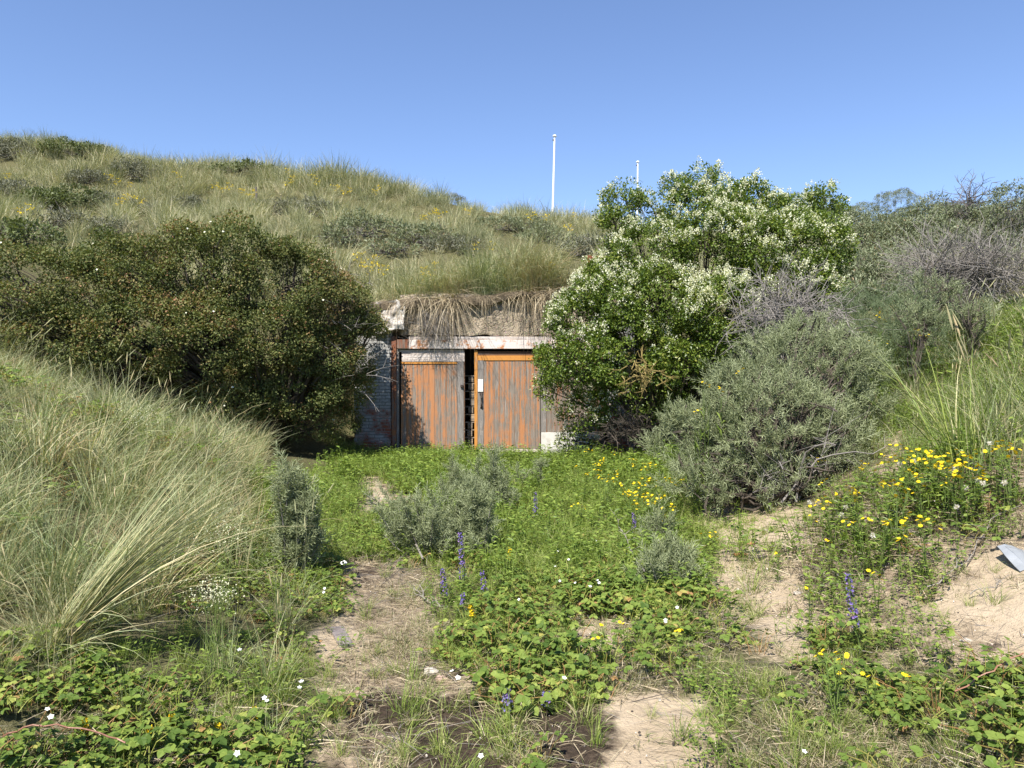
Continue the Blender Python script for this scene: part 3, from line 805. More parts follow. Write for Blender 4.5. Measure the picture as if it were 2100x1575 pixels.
def frame_from_dir(d, spin=None):
    """basis rows x,y,z with y along d"""
    d = nrm(np.atleast_2d(d)); n = len(d)
    r = rand_dirs(n) if spin is None else spin
    return basis_from(d, r)
def flat_frame(d, upbias=.7):
    """y along d, normal biased to the sky"""
    d = nrm(np.atleast_2d(d)); n = len(d)
    up = nrm(rand_dirs(n) * (1 - upbias) + np.array([0, 0, 1.0]) * upbias)
    return basis_from(d, up)

SRC = bpy.data.collections.new('plant_sources')       # not linked to the scene: only drawn through the scatters
def scatter(name, sources, pts, rot, scl, idx, label, cat=None, group=None):
    """one stuff object: every point carries one of the source clumps"""
    col = bpy.data.collections.new(name + '_sources')
    for i, o in enumerate(sources):
        o.name = f'{chr(97 + i)}_{name}_clump'
        col.objects.link(o)
    me = bpy.data.meshes.new(name)
    me.vertices.add(len(pts)); me.vertices.foreach_set('co', np.asarray(pts, np.float32).ravel())
    a = me.attributes.new('rot', 'FLOAT_VECTOR', 'POINT'); a.data.foreach_set('vector', np.asarray(rot, np.float32).ravel())
    a = me.attributes.new('scl', 'FLOAT_VECTOR', 'POINT'); a.data.foreach_set('vector', np.asarray(scl, np.float32).ravel())
    a = me.attributes.new('idx', 'INT', 'POINT'); a.data.foreach_set('value', np.asarray(idx, np.int32))
    o = bpy.data.objects.new(name, me); sc.collection.objects.link(o)
    ng = bpy.data.node_groups.new(name + '_scatter', 'GeometryNodeTree')
    ng.interface.new_socket('Geometry', in_out='INPUT', socket_type='NodeSocketGeometry')
    ng.interface.new_socket('Geometry', in_out='OUTPUT', socket_type='NodeSocketGeometry')
    gi = ng.nodes.new('NodeGroupInput'); go = ng.nodes.new('NodeGroupOutput')
    iop = ng.nodes.new('GeometryNodeInstanceOnPoints'); ci = ng.nodes.new('GeometryNodeCollectionInfo')
    ci.inputs['Collection'].default_value = col
    ci.inputs['Separate Children'].default_value = True; ci.inputs['Reset Children'].default_value = True
    def na(n_, t_):
        x = ng.nodes.new('GeometryNodeInputNamedAttribute'); x.data_type = t_; x.inputs['Name'].default_value = n_
        return [s for s in x.outputs if s.enabled and s.name == 'Attribute'][0]
    ng.links.new(gi.outputs[0], iop.inputs['Points']); ng.links.new(ci.outputs[0], iop.inputs['Instance'])
    iop.inputs['Pick Instance'].default_value = True
    ng.links.new(na('idx', 'INT'), iop.inputs['Instance Index'])
    ng.links.new(na('rot', 'FLOAT_VECTOR'), iop.inputs['Rotation']); ng.links.new(na('scl', 'FLOAT_VECTOR'), iop.inputs['Scale'])
    ng.links.new(iop.outputs[0], go.inputs[0])
    md_ = o.modifiers.new('scatter', 'NODES'); md_.node_group = ng
    tag(o, label, kind='stuff')
    return o

def rand_scatter(name, sources, pts, s0, s1, label, tilt=.12, hvar=.2, lean=None, near=None):
    n = len(pts)
    rot = np.stack([rng.normal(0, tilt, n), rng.normal(0, tilt, n), U(0, 6.283, n)], -1)
    if lean is not None: rot[:, :2] += 0
    s = U(s0, s1, n)
    if near: s = s * (near + (1 - near) * sstep(4, 11, pts[:, 1]))
    s = s * np.clip(1 + .35 * noise3(pts[:, 0], pts[:, 1], 3, 1.1, 4), .55, 1.5)
    scl = np.stack([s, s, s * U(1 - hvar, 1 + hvar, n)], -1)
    print(name, n)
    return scatter(name, sources, pts, rot, scl, rng.integers(0, len(sources), n), label)

def field(n, y0, y1, chars, h=.0, margin=1.42, near=2.25):
    n = int(n * 1.31)
    """random ground points inside the view (and a little beyond), kept where the planting plan has one of chars"""
    y = np.sqrt(U(y0 ** 2, y1 ** 2, n)); x = U(-1, 1, n) * y * .665 * margin + rng.normal(0, .2, n)
    z = H(x, y)
    c = cell(x, y, z, h=h)
    k = np.isin(c, list(chars))
    if h > .05: k &= cell(x, y, z, 6, h * .1) != 's'
    inwall = (x > WX0 - .1) & (x < WX1 + .1) & (y > 15.3)
    k &= ~inwall & (z < 6)
    return np.stack([x, y, z], -1)[k]

vm = lambda a, b: (lambda n: np.clip(rng.normal(a, b, n), 0, 1))

# ---- marram on the near banks
mar = [tuft(62, .12, (.4, .98), 19, (10, 85), (.004, .0085), 5, vm(.42 + .05 * i, .25)).build('m', M['marram'], link=False) for i in range(4)]
mar += [tuft(70, .09, (.35, .75), 22, (40, 110), (.003, .005), 5, vm(.85, .15)).build('m', M['marram'], link=False)]
def seeded(n, L, mat):
    m = MB(); b = disc_pts(n, .08); az = U(0, 6.28, n); el = np.radians(U(68, 86, n))
    for i in range(n):
        d = np.array([math.cos(az[i]) * math.cos(el[i]), math.sin(az[i]) * math.cos(el[i]), math.sin(el[i])]); l = U(*L)
        t_ = b[i] + d * l; bend = np.array([d[0], d[1], -.3]) * l * .12
        m.tube([b[i], b[i] + d * l * .6, t_ + bend * .5, t_ + bend], [.0016, .0014, .0012, .001], 3, var=.75)
        e = nrm(d + np.array([d[0], d[1], -.2]) * .6); m.tube([t_ + bend, t_ + bend + e * .04, t_ + bend + e * .09, t_ + bend + e * .14], [.002, .0065, .0055, .001], 5, var=U(.7, .92))
    return blades(m, disc_pts(30, .1), U(0, 6.28, 30), U(45, 88, 30), U(.3, .8, 30), U(10, 90, 30), U(.004, .007, 30), 4, np.clip(rng.normal(.5, .25, 30), 0, 1)).build('m', mat, link=False)
mar += [seeded(3, (.75, 1.05), M['marram'])]
mar += [tuft(46, .13, (.25, .7), 48, (5, 60), (.003, .006), 4, vm(.88, .12)).build('m', M['marram'], link=False)]
P1 = np.vstack([field(6400, 2.6, 13.5, 'm', .35), field(700, 2.4, 7.5, 'B', .3)])
P1 = P1[~((P1[:, 0] > -.24 * P1[:, 1] - .2) & (P1[:, 1] < 7.5))]
P1 = P1[rng.random(len(P1)) < np.clip(.58 + .75 * noise3(P1[:, 0], P1[:, 1], 0, 2.4, 4), .06, 1)]
x_, y_ = P1[:, 0], P1[:, 1]
P1 = P1[(x_ < -.95 - .02 * y_)]
n = len(P1)
rot = np.stack([rng.normal(0, .14, n), .16 + rng.normal(0, .14, n), U(-.5, .5, n)], -1)      # leaning with the wind, to the right
rot = np.stack([rng.normal(0, .24, n), rng.normal(.10, .26, n), rng.normal(0, 2, n)], -1)
rot[:, :2] = np.stack([rot[:, 0], rot[:, 1]], -1)
s = U(.5, 1.05, n) * np.clip(P1[:, 1] / 5.0, .62, 1.0) * np.clip(.85 + .3 * noise3(P1[:, 0], P1[:, 1], 0, 2.2, 2), .5, 1.2)
scatter('marram_grass', mar, P1, rot, np.stack([s, s, s], -1), rng.integers(0, len(mar), n), 'grey-green and straw coloured marram grass covering the left bank')
print('marram', n)

# ---- shrubs of the slopes: label, photo pixel of the middle, width and height in photo pixels
HS = [('dark grey shrub on the crest at the far left corner of the dune', 8, 300, 80, 56, 'greyshrub'),
 ('rounded green shrub on the highest part of the left crest', 150, 303, 90, 34, 'greenshrub'),
 ('grey shrub alone in pale grass below the left crest', 275, 345, 66, 46, 'greyshrub'),
 ('flat-topped dark shrub above the left end of the thorn bush', 115, 402, 100, 56, 'greenshrub'),
 ('purplish twiggy shrub under the flat-topped dark one', 105, 445, 90, 44, 'greyshrub'),
 ('grey shrub right of the flat-topped dark shrub', 192, 410, 70, 44, 'greyshrub'),
 ('low dark shrub directly above the top of the thorn bush', 380, 415, 66, 30, 'greyshrub'),
 ('bright green shrub at the left edge just above the thorn bush', 30, 475, 120, 52, 'greenshrub'),
 ('flat green shrub on the second hump of the crest', 490, 343, 80, 22, 'greenshrub'),
 ('small grey shrub between the low dark one and the twiggy slope', 290, 425, 60, 34, 'greyshrub'),
 ('low grey shrub just right of the thin wooden post', 572, 420, 60, 36, 'greyshrub'),
 ('purplish grey shrub right of the post on the middle slope', 652, 425, 60, 46, 'greyshrub'),
 ('wide grey-green shrub above the right shoulder of the thorn bush', 752, 460, 110, 62, 'buckfar'),
 ('grey shrub at the left edge below the corner shrub', 18, 385, 76, 44, 'greyshrub'),
 ('small twiggy grey shrub above the green one at the left', 172, 362, 60, 34, 'greyshrub'),
 ('brownish twiggy shrub just behind the thorn bush top left', 205, 462, 80, 34, 'greyshrub'),
 ('grey-green shrub over the middle of the bunker roof', 862, 478, 84, 50, 'buckfar'),
 ('purple-grey shrub on the slope above the door tussocks', 935, 498, 80, 36, 'greyshrub'),
 ('small dark upright shrub below the crest left of the flagpole', 930, 405, 28, 32, 'greyshrub'),
 ('grey shrub on the slope straight below the flagpole', 1050, 455, 90, 44, 'buckfar'),
 ('purple-grey thicket beside the rusty rail', 1185, 500, 84, 58, 'greyshrub'),
 ('grey-green shrub left of the thicket by the rusty rail', 1115, 478, 66, 44, 'buckfar'),
 ('grey-green shrub just above the yellow ragwort by the thorn bush', 700, 480, 60, 48, 'buckfar'),
 ('small grey shrub midway up the slope over the left door', 800, 505, 64, 40, 'buckfar')]
RS = [('low buckthorn on the skyline behind the flowering bush', 1640, 415, 120, 46), ('round dark buckthorn standing above the right skyline', 1838, 405, 66, 44),
 ('buckthorn on the skyline between the flowering bush and the round one', 1765, 430, 100, 52), ('buckthorn on the skyline right of the round one', 1905, 428, 110, 50),
 ('buckthorn on the skyline left of the corner bush', 1995, 432, 110, 56), ('buckthorn right beside the upper flank of the flowering bush', 1775, 485, 100, 70),
 ('pale buckthorn below the round skyline one', 1860, 480, 120, 66), ('buckthorn below the red-brown dead twigs', 1965, 490, 120, 70), ('buckthorn below the corner bush', 2070, 500, 110, 80),
 ('twiggy buckthorn beside the middle flank of the flowering bush', 1800, 555, 110, 66), ('twiggy buckthorn left of the grey dead thicket', 1890, 555, 100, 60),
 ('drooping buckthorn between dead thicket and feathery green shrub', 1905, 590, 90, 70)]
RS += [('shrub filling the slope right of the flowering bush, highest of the column', 1720, 455, 90, 60), ('shrub low against the right flank of the flowering bush', 1765, 600, 90, 60),
 ('shrub under the skyline ones, above the twiggy centre of the thicket', 1920, 465, 110, 50), ('shrub at the right edge under the tall corner bush', 2080, 460, 100, 60),
 ('shrub in the centre of the thicket beside dead branches', 1845, 525, 110, 50), ('shrub at the upper rim of the pale dead thicket', 2020, 520, 120, 50),
 ('shrub at the lower rim of the pale dead thicket', 2060, 640, 120, 50), ('shrub between feathery shrub and pale dead thicket', 1935, 640, 110, 50),
 ('shrub behind the dark thorny tangle', 1745, 545, 80, 60), ('shrub right above the feathery green shrub', 1835, 600, 120, 50)]
_q = np.random.default_rng(11)
for gy_ in range(5):
    for gx_ in range(7):
        px_, py_ = 1725 + gx_ * 62 + _q.uniform(-20, 20), 440 + gy_ * 42 + _q.uniform(-12, 12)
        if gy_ >= 3 and px_ > 1930: continue
        RS.append(('grey-green buckthorn bush inside the dense thicket covering the right slope', px_, py_, _q.uniform(90, 130), _q.uniform(50, 75)))
# ---- dune slope grass
far = [tuft(46, .17, (.35, .8), 17, (15, 70), (.008, .013), 3, vm(.52 + .08 * i, .25)).build('m', M['marramfar'], link=False) for i in range(4)]
far += [tuft(40, .16, (.25, .5), 28, (30, 90), (.008, .012), 3, vm(.15, .15)).build('m', M['marramfar'], link=False)]
N = 30000
y = np.sqrt(U(15.5 ** 2, 41 ** 2, N)); x = U(-1, 1, N) * y * 1.08
z = H(x, y); k = (z > 2.6) & ~((x > WX0 - .3) & (x < WX1 + .3) & (y < 17.4))
k &= rng.random(N) < np.clip(.62 + .55 * noise3(x, y, 0, 1.5, 4), .12, 1)
hillp = np.stack([x, y, z], -1)[k]
sx_ = U(WX0 - .2, WX1 + .2, 300); sy_ = U(15.75, 17.6, 300); top_p = np.stack([sx_, sy_, H_back(sx_, sy_) - .02], -1)
hillp = np.vstack([hillp, top_p])
hx, hy = to_px(hillp[:, 0], hillp[:, 1], hillp[:, 2] + .3)
kk = np.ones(len(hillp), bool)
for e_ in HS: kk &= (((hx - e_[1]) / (e_[3] * .44)) ** 2 + ((hy - e_[2] - e_[4] * .35) / (e_[4] * .46)) ** 2 > 1)
kk &= ~((hx > 1690) & (rng.random(len(hx)) < .75))
hillp = hillp[kk]
rand_scatter('dune_grass', far, hillp, .7, 1.12, 'pale green and straw marram grass covering the dune slope to its crest', tilt=.14)
# right-hand slope: tall green grass
tall = [tuft(48, .10, (.35, .8), 15, (15, 80), (.005, .009), 4, vm(.45, .25)).build('m', M['grass'], link=False) for i in range(2)] + \
       [tuft(50, .10, (.4, .85), 16, (20, 80), (.004, .007), 4, vm(.45, .3)).build('m', M['marram'], link=False) for i in range(3)]
tall += [seeded(4, (.6, .95), M['marram'])]
P2 = field(5200, 5.5, 17, 't', .3)
P2 = P2[(P2[:, 0] > 2.6) & (to_px(P2[:, 0], P2[:, 1], P2[:, 2] + .3)[1] > 640)]
P2 = P2[rng.random(len(P2)) < .62]
rand_scatter('tall_grass', tall, P2, .55, .95, 'tall mixed green and pale grass on the right-hand slope behind the ragwort')

# ---- fresh short grass of the courtyard
gr = [tuft(52, .085, (.12, .42), 20, (10, 90), (.0035, .007), 4, vm(.45, .25)).build('m', M['grass'], link=False) for i in range(4)]
P3 = field(20000, 3.0, 15.4, 'gnB', .10)
k = rng.random(len(P3)) < np.where(P3[:, 1] < 6, .34, .66) * np.clip(.75 + .7 * noise3(P3[:, 0], P3[:, 1], 0, 1.5, 5), .15, 1.3)
P3 = P3[k]
Pd = field(9000, 2.4, 8, 'dbbk', .08); Pd = Pd[rng.random(len(Pd)) < (.03 + .12 * (noise3(Pd[:, 0], Pd[:, 1], 0, 2.2, 3) > .25))]
Pe = field(1500, 2.4, 8, 's', .03); Pe = Pe[rng.random(len(Pe)) < .3]
Pb = field(7000, 2.4, 9, 'bB', .1); Pb = Pb[(rng.random(len(Pb)) < .35)]
Pg = np.vstack([P3, Pd, Pe, Pb]); rand_scatter('fresh_grass', gr, Pg, .38, .95, near=.55, label= 'fresh green grass growing in front of the wooden doors')
dg = [tuft(34, .07, (.03, .10), 38, (10, 80), (.002, .004), 3, vm(.5, .3)).build('m', M['drygrass'], link=False) for i in range(3)]
P4 = field(20000, 2.3, 9, 'dkyb'); P4 = P4[rng.random(len(P4)) < np.where(cell(P4[:, 0], P4[:, 1], P4[:, 2], 0) == 'k', .3, 1) * np.clip(.28 + .5 * noise3(P4[:, 0], P4[:, 1], 0, 2.6, 2), .04, .8)]
P4b = field(5000, 2.3, 9, 's'); P4b = P4b[rng.random(len(P4b)) < .25]
rand_scatter('sparse_turf', dg, np.vstack([P4, P4b]), .6, 1.3, 'short sparse turf and dry blades on the trodden sand')

# ---- bramble, growing as low arching sprays of three-part leaves
LS = serr_leaf_T()
def bramble_patch(n=13, h=.2, r=.17, size=.062):
    m = MB(); st = MB()
    for i in range(n):
        az = U(0, 6.283); b = np.array([*(disc_pts(1, r * .6)[0][:2]), 0])
        hh = h * U(.5, 1.15); out = U(.02, r)
        tip = b + np.array([math.cos(az) * out, math.sin(az) * out, hh])
        mid = (b + tip) / 2 + np.array([0, 0, hh * .25])
        m.tube([b, mid, tip], [.0022, .0018, .0012], 3, var=.95)
        d0 = np.array([math.cos(az), math.sin(az), 0.05])
        base_var = rng.normal(.48, .24)
        for (rota, sc_) in ((0, 1.0), (1.25, .82), (-1.25, .82)):
            c, s_ = math.cos(rota), math.sin(rota)
            d = np.array([[d0[0] * c - d0[1] * s_, d0[0] * s_ + d0[1] * c, U(-.45, .2)]])
            m.stamp(LS, tip[None] , flat_frame(d, .66), size * sc_ * U(.7, 1.25), var=np.array([np.clip(base_var + rng.normal(0, .08), 0, 1)]), varmix=.15)
    return m
br = [bramble_patch(U(9, 12).astype(int) if False else int(U(11, 15)), U(.07, .18), .15, .040).build('m', M['bramble'], link=False) for i in range(7)]
P5 = field(13500, 2.2, 12, 'bB', .07); 
c5 = cell(P5[:, 0], P5[:, 1], P5[:, 2], 10)
clump = noise3(P5[:, 0], P5[:, 1], 0, 2.0, 5)
P5 = P5[(rng.random(len(P5)) < np.where(clump > -.2, .80, .10) * np.where(P5[:, 0] > .9, .75, 1))]
P5n = field(2600, 3.5, 13, 'gmy', .12); P5n = P5n[rng.random(len(P5n)) < .35 * (noise3(P5n[:, 0], P5n[:, 1], 0, 1.6, 4) > .1)]
Pm_ = field(2600, 2.8, 9, 'm', .25); Pm_ = Pm_[noise3(Pm_[:, 0], Pm_[:, 1], 0, 1.8, 1) > .1]; Pm_[:, 2] += U(.08, .3, len(Pm_))
rand_scatter('bramble', br, np.vstack([P5, P5n, Pm_]), .62, 1.2, 'light green toothed bramble leaves sprawling over grass and sand', tilt=.15)
# ---- small-leaved weeds in front of the left door and among the grass
LW = leaf_T(1, .42)
def weed_clump(n=26, h=.22, r=.12, size=.045):
    m = MB()
    for i in range(n // 3):
        b = disc_pts(1, r)[0]; hh = h * U(.4, 1.1); lean = disc_pts(1, .08)[0]
        tip = b + lean + (0, 0, hh); m.tube([b, tip], [.002, .0012], 3, var=.7)
        for kx in range(5):
            pp = b + (tip - b) * (.3 + .17 * kx); a = U(0, 6.28)
            m.stamp(LW, pp[None], flat_frame(np.array([[math.cos(a), math.sin(a), U(-.1, .5)]]), .7), size * U(.6, 1.2), var=np.array([U(.1, .9)]))
    return m
wd = [weed_clump().build('m', M['weed'], link=False) for i in range(4)]
P6 = field(11000, 3.0, 15.3, 'n', .12); P6 = P6[rng.random(len(P6)) < .9]
P6b = field(15000, 2.6, 13, 'ggyBt', .1); P6b = P6b[rng.random(len(P6b)) < .3]
Pf = field(1200, 3, 9, 's', .04); P6b = np.vstack([P6b, Pf[rng.random(len(Pf)) < .3]])
rand_scatter('leafy_weeds', wd, np.vstack([P6, P6b]), .6, 1.8, near=.5, label= 'low leafy green weeds crowding the foot of the left door')

# ---- litter: dry stalks and crumbs lying on the sand
def straw_litter(n=16, r=.16, L=(.04, .2)):
    m = MB(); b = disc_pts(n, r); b[:, 2] = U(.004, .02, n)
    return blades(m, b, U(0, 6.28, n), U(-2, 10, n), U(L[0], L[1], n), U(0, 14, n), U(.0016, .004, n), 3, U(0, 1, n))
lt = [straw_litter().build('m', M['straw'], link=False) for i in range(3)] + [straw_litter(7, .15, (.05, .3)).build('m', M['twig'], link=False), straw_litter(5, .2, (.1, .4)).build('m', M['bark'], link=False)]
P7 = np.vstack([field(16000, 2.3, 9.5, 'dby'), field(1600, 2.3, 9.5, 'k')]); P7 = P7[rng.random(len(P7)) < .65]
P7s = field(5000, 2.3, 9.5, 's'); P7s = P7s[rng.random(len(P7s)) < .3]
P7 = np.vstack([P7, P7s])
rand_scatter('dry_litter', lt, P7, .5, 1.2, 'dry stalks and fine twigs lying on the trodden sand', tilt=.03)
def pebbles():
    m = MB()
    for i in range(9):
        c = disc_pts(1, .16)[0]; r_ = U(.0015, .0055)
        m.tube([c + (0, 0, -.002), c + (r_ * .2, 0, r_ * .5), c + (0, r_ * .2, r_)], [r_, r_ * .9, r_ * .3], 5, var=U(0, 1))
    return m
M['shell'] = foliage('shell_and_gravel', [(0, (.16, .13, .11)), (.3, (.3, .2, .15)), (.6, (.5, .44, .38)), (1, (.7, .67, .63))], trans=.0, inst=.3)
M['darkcrumb'] = foliage('dark_crumbs', [(0, (.03, .025, .02)), (1, (.09, .07, .055))], trans=.0)
pb = [pebbles().build('m', M['shell'], link=False), pebbles().build('m', M['shell'], link=False), pebbles().build('m', M['darkcrumb'], link=False)]
P8 = field(5000, 2.3, 8.5, 'sdyk'); P8 = P8[rng.random(len(P8)) < .22]
rand_scatter('gravel', pb, P8, .5, 1.4, 'scattered bits of shell and gravel on the bare sand', tilt=.02)

# ------------------------------------------------------------------ shrubs
def crown_points(lobes, clumps_m2, cr, leaves, low=-.35, gap=-9., gap_f=1.8):
    """leaf positions gathered in small clumps over a set of lobes; returns pos, outward direction, clump shade"""
    L = np.array(lobes, float); cp, cd, cs = [], [], []
    for i, l in enumerate(L):
        c, r = l[:3], l[3:6]
        area = 4 * math.pi * (np.prod(r) ** (1 / 3.0)) ** 2
        n = int(area * clumps_m2)
        d = rand_dirs(n); d = d[d[:, 2] > low - U(0, .5, n)]
        rad = 1 + .12 * noise3(d[:, 0], d[:, 1], d[:, 2], 2.2, i % 6) + rng.normal(0, .06, len(d))
        p = c + d * r * rad[:, None]
        keep = np.ones(len(p), bool)
        for j, o in enumerate(L):
            if j != i: keep &= (((p - o[:3]) / o[3:6]) ** 2).sum(-1) > .62
        p, d = p[keep], nrm(d[keep] / r)
        g = H_plant(p[:, 0], p[:, 1]); k = p[:, 2] > g + .03
        cp.append(p[k]); cd.append(d[k]); cs.append(np.clip(rng.normal(0, .12, k.sum()), -.3, .3))
    cp, cd, cs = np.concatenate(cp), np.concatenate(cd), np.concatenate(cs)
    hole = noise3(cp[:, 0], cp[:, 1], cp[:, 2], gap_f, 3) > gap
    cp, cd, cs = cp[hole], cd[hole], cs[hole]
    n = len(cp); idx = np.repeat(np.arange(n), leaves)
    crr = U(cr * .6, cr * 1.35, n)[idx]
    off = rand_dirs(len(idx)); off[:, 2] *= .8
    rr = U(.25, 1, len(idx)) ** .5
    pos = cp[idx] + off * (crr * rr)[:, None] 
    out = nrm(off * .8 + cd[idx] * .7 + np.array([0, 0, .25]))
    return pos, out, cs[idx], cp, cd

def leaves_mb(T, pos, out, size, shade, mean=.5, sd=.2, flat=.45, droop=.8):
    m = MB(); n = len(pos)
    d = nrm(out + rng.normal(0, droop, (n, 3)))
    nn = nrm(out * .5 + np.array([0, 0, flat]) + rng.normal(0, .45, (n, 3)))
    m.stamp(T, pos, basis_from(d, nn), U(size * .65, size * 1.3, n), var=np.clip(rng.normal(mean, sd, n) + shade, 0, 1))
    return m

def branches(m, base, lobes, n_sub=5, r0=.06, wig=.035, sides=5, tips=None, sub_r=.014):
    base = np.asarray(base, float)
    for l in lobes:
        c = np.array(l[:3]); r = np.array(l[3:6])
        b = base + rng.normal(0, r0 * 2, 3) * (1, 1, 0)
        e = c + rand_dirs(1)[0] * r * .3
        ts = np.linspace(0, 1, 7)[:, None]
        pts = b * (1 - ts) + e * ts + np.sin(ts * 3.1) * rng.normal(0, wig, 3) * np.linalg.norm(e - b) + rng.normal(0, .03, (7, 3)) * np.sin(ts * 3.14)
        m.tube(pts, np.linspace(r0, r0 * .35, 7), sides, var=.5)
        for k in range(n_sub):
            i = random.randint(2, 6); s0 = pts[i]; d = rand_dirs(1)[0]; d[2] = abs(d[2]) * .8
            t_ = c + d * r * U(.7, 1.02)
            u = np.linspace(0, 1, 5)[:, None]
            pp = s0 * (1 - u) + t_ * u + np.sin(u * 3.14) * rng.normal(0, .1, 3) + rng.normal(0, .02, (5, 3)) * np.sin(u * 3.14)
            m.tube(pp, np.linspace(sub_r, .004, 5), 3, var=.5)
    return m

def lobe(px, py, d, rx, ry, rd=None):
    """a crown lobe seen at a photo pixel, its radii in photo pixels"""
    p = at(px, py, d); k = d / F
    return (*p, rx * k, (rd if rd else (rx + ry) / 2) * k, ry * k)

LEAF = leaf_T(1, .6); LEAF1 = leaf1_T(1, .62)
NAR = leaf1_T(1, .16, -.05)
def sprig_T(n=22, L=.24, ll=.055, w=.2):
    """shoot of narrow leaves set all round a stem that runs along +y"""
    m = MB(); T = leaf1_T(1, w, -.06)
    t = np.linspace(.1, 1, n); a = np.arange(n) * 2.4
    pos = np.stack([np.zeros(n), t * L, np.zeros(n)], -1)
    k = .35 + .9 * t
    d = np.stack([np.cos(a), k, np.sin(a)], -1)
    m.stamp(T, pos, basis_from(d, rand_dirs(n)), ll * U(.7, 1.15, n), var=np.clip(.45 + rng.normal(0, .15, n), 0, 1))
    m.tube([(0, 0, 0), (0, L, 0)], [.003, .0015], 3, var=.97)
    return m.merged()

# --- the big thorn bush on the left
lobesA = [lobe(-120, 605, 11.3, 150, 100), lobe(20, 602, 11.6, 140, 98), lobe(150, 610, 12.0, 120, 80), lobe(255, 580, 12.4, 105, 85), lobe(370, 560, 12.7, 100, 88), lobe(478, 555, 12.9, 95, 92), lobe(580, 585, 13.1, 100, 88),
          lobe(668, 628, 13.6, 78, 70), lobe(722, 668, 13.9, 48, 48), lobe(110, 700, 11.5, 130, 62), lobe(270, 690, 11.8, 120, 80), lobe(410, 700, 12.2, 105, 80),
          lobe(540, 700, 12.7, 95, 75), lobe(655, 730, 13.5, 75, 60), lobe(470, 830, 12.6, 80, 55), lobe(590, 800, 13.1, 85, 55), lobe(700, 800, 13.9, 52, 42), lobe(640, 870, 13.6, 70, 40), lobe(748, 680, 14.7, 34, 42), lobe(722, 765, 14.6, 36, 46), lobe(690, 868, 14.4, 40, 36)]
_lr = np.random.default_rng(5)
for _l in list(lobesA)[:16]:
    for _k in range(4):
        d_ = nrm(_lr.normal(size=3) * (1, .6, 1) + (0, -.5, .35)); _l = np.array(_l); c_ = _l[:3] + d_ * _l[3:6] * .92; s_r = _lr.uniform(.2, .36)
        lobesA.append((*c_, *(_l[3:6] * s_r)))
rootA = hit(560, 905)
thorn = empty('thorn_bush', rootA)
tag(thorn, 'broad dark green thorn bush with reddish shoots left of the bunker doors', 'bush')
pos, out, sh, cp, cd = crown_points(lobesA, 25, .19, 120, gap=-.72, gap_f=2.0)
top = np.clip(out[:, 2], 0, 1)
reds = (noise3(pos[:, 0], pos[:, 1], pos[:, 2], 1.1, 2) > -.2) * .2 * top
leaves_mb(LEAF1, pos, out, .043, sh + reds, .40, .17).build('foliage', M['rose'], thorn)
print('thorn leaves', len(pos))
mbr = MB(); branches(mbr, rootA + (0, .3, 0), lobesA, 7, .05); mbr.build('branch_frame', M['bark'], thorn)
# bare pale shoots poking out at the door side
tw = MB()
for k in range(80):
    i = rng.integers(len(cp)); 
    a_ = at(U(560, 760), U(560, 800), U(13.0, 14.0)); d = nrm(np.array([U(-.2, 1), U(-1, .2), U(-.2, .9)]))
    L_ = U(.3, .8); pts = [a_ + d * L_ * t + np.array([0, 0, -.12 * t * t]) for t in np.linspace(0, 1, 5)]
    tw.tube(pts, np.linspace(.006, .002, 5), 3)
    for q_ in range(3):
        s0 = pts[rng.integers(1, 4)]; d2 = nrm(d + rng.normal(0, .5, 3)); tw.tube([s0, s0 + d2 * U(.1, .25)], [.003, .0012], 3)
tw.build('bare_shoots', M['twig'], thorn)
# small white roses
PET = leaf1_T(1, .9, .1)
def flower_mb(m, pos, nrmls, size, petals=5, var=(.5, 1), cup=.25):
    n = len(pos)
    fr_ = frame_from_dir(nrmls)          # y = flower axis
    for k in range(petals):
        a = k * 6.283 / petals
        d = fr_[:, 0] * math.cos(a) + fr_[:, 2] * math.sin(a) + fr_[:, 1] * cup
        m.stamp(PET, pos, basis_from(d, fr_[:, 1]), np.broadcast_to(size, n), var=U(var[0], var[1], n))
    return m
sel = rng.choice(len(cp), 330, replace=False); sel = sel[(cd[sel][:, 2] > .0) & (cd[sel][:, 1] < .5)][:60]
flower_mb(MB(), cp[sel] + cd[sel] * .17, nrm(cd[sel] + (0, -.3, .3)), U(.014, .022, len(sel))).build('blossom', M['cream'], thorn)

# --- the flowering bush in front of the right door
lobesB = [lobe(1284, 408, 13.6, 38, 27), lobe(1262, 455, 13.5, 28, 24), lobe(1345, 440, 13.6, 8, 20), lobe(1402, 390, 13.8, 36, 24), lobe(1450, 366, 13.9, 20, 18), lobe(1440, 438, 13.7, 75, 40), lobe(1520, 420, 13.7, 58, 42), lobe(1600, 450, 13.6, 55, 42), lobe(1688, 420, 13.5, 34, 32),
          lobe(1340, 520, 13.4, 88, 62), lobe(1470, 505, 13.2, 100, 75), lobe(1590, 520, 13.0, 95, 72), lobe(1672, 510, 13.2, 60, 66), lobe(1670, 580, 13.0, 40, 48), lobe(1600, 590, 12.9, 90, 60),
          lobe(1255, 600, 13.4, 75, 60), lobe(1340, 625, 13.0, 100, 75), lobe(1470, 640, 12.7, 90, 65), lobe(1190, 660, 13.6, 62, 55), lobe(1200, 745, 13.5, 85, 75), lobe(1300, 730, 13.0, 95, 85), lobe(1410, 730, 12.8, 90, 75),
          lobe(1152, 715, 13.8, 38, 50), lobe(1150, 800, 13.8, 42, 50), lobe(1205, 850, 13.7, 50, 48), lobe(1300, 820, 13.6, 80, 50), lobe(1430, 800, 13.4, 75, 45), lobe(1185, 905, 13.8, 28, 26)]
rootB = hit(1340, 925)
rootB = np.array([rootB[0], 13.9, H(rootB[0], 13.9)])
priv = empty('flowering_bush', rootB)
tag(priv, 'tall green bush covered in creamy white blossom in front of the right door', 'bush')
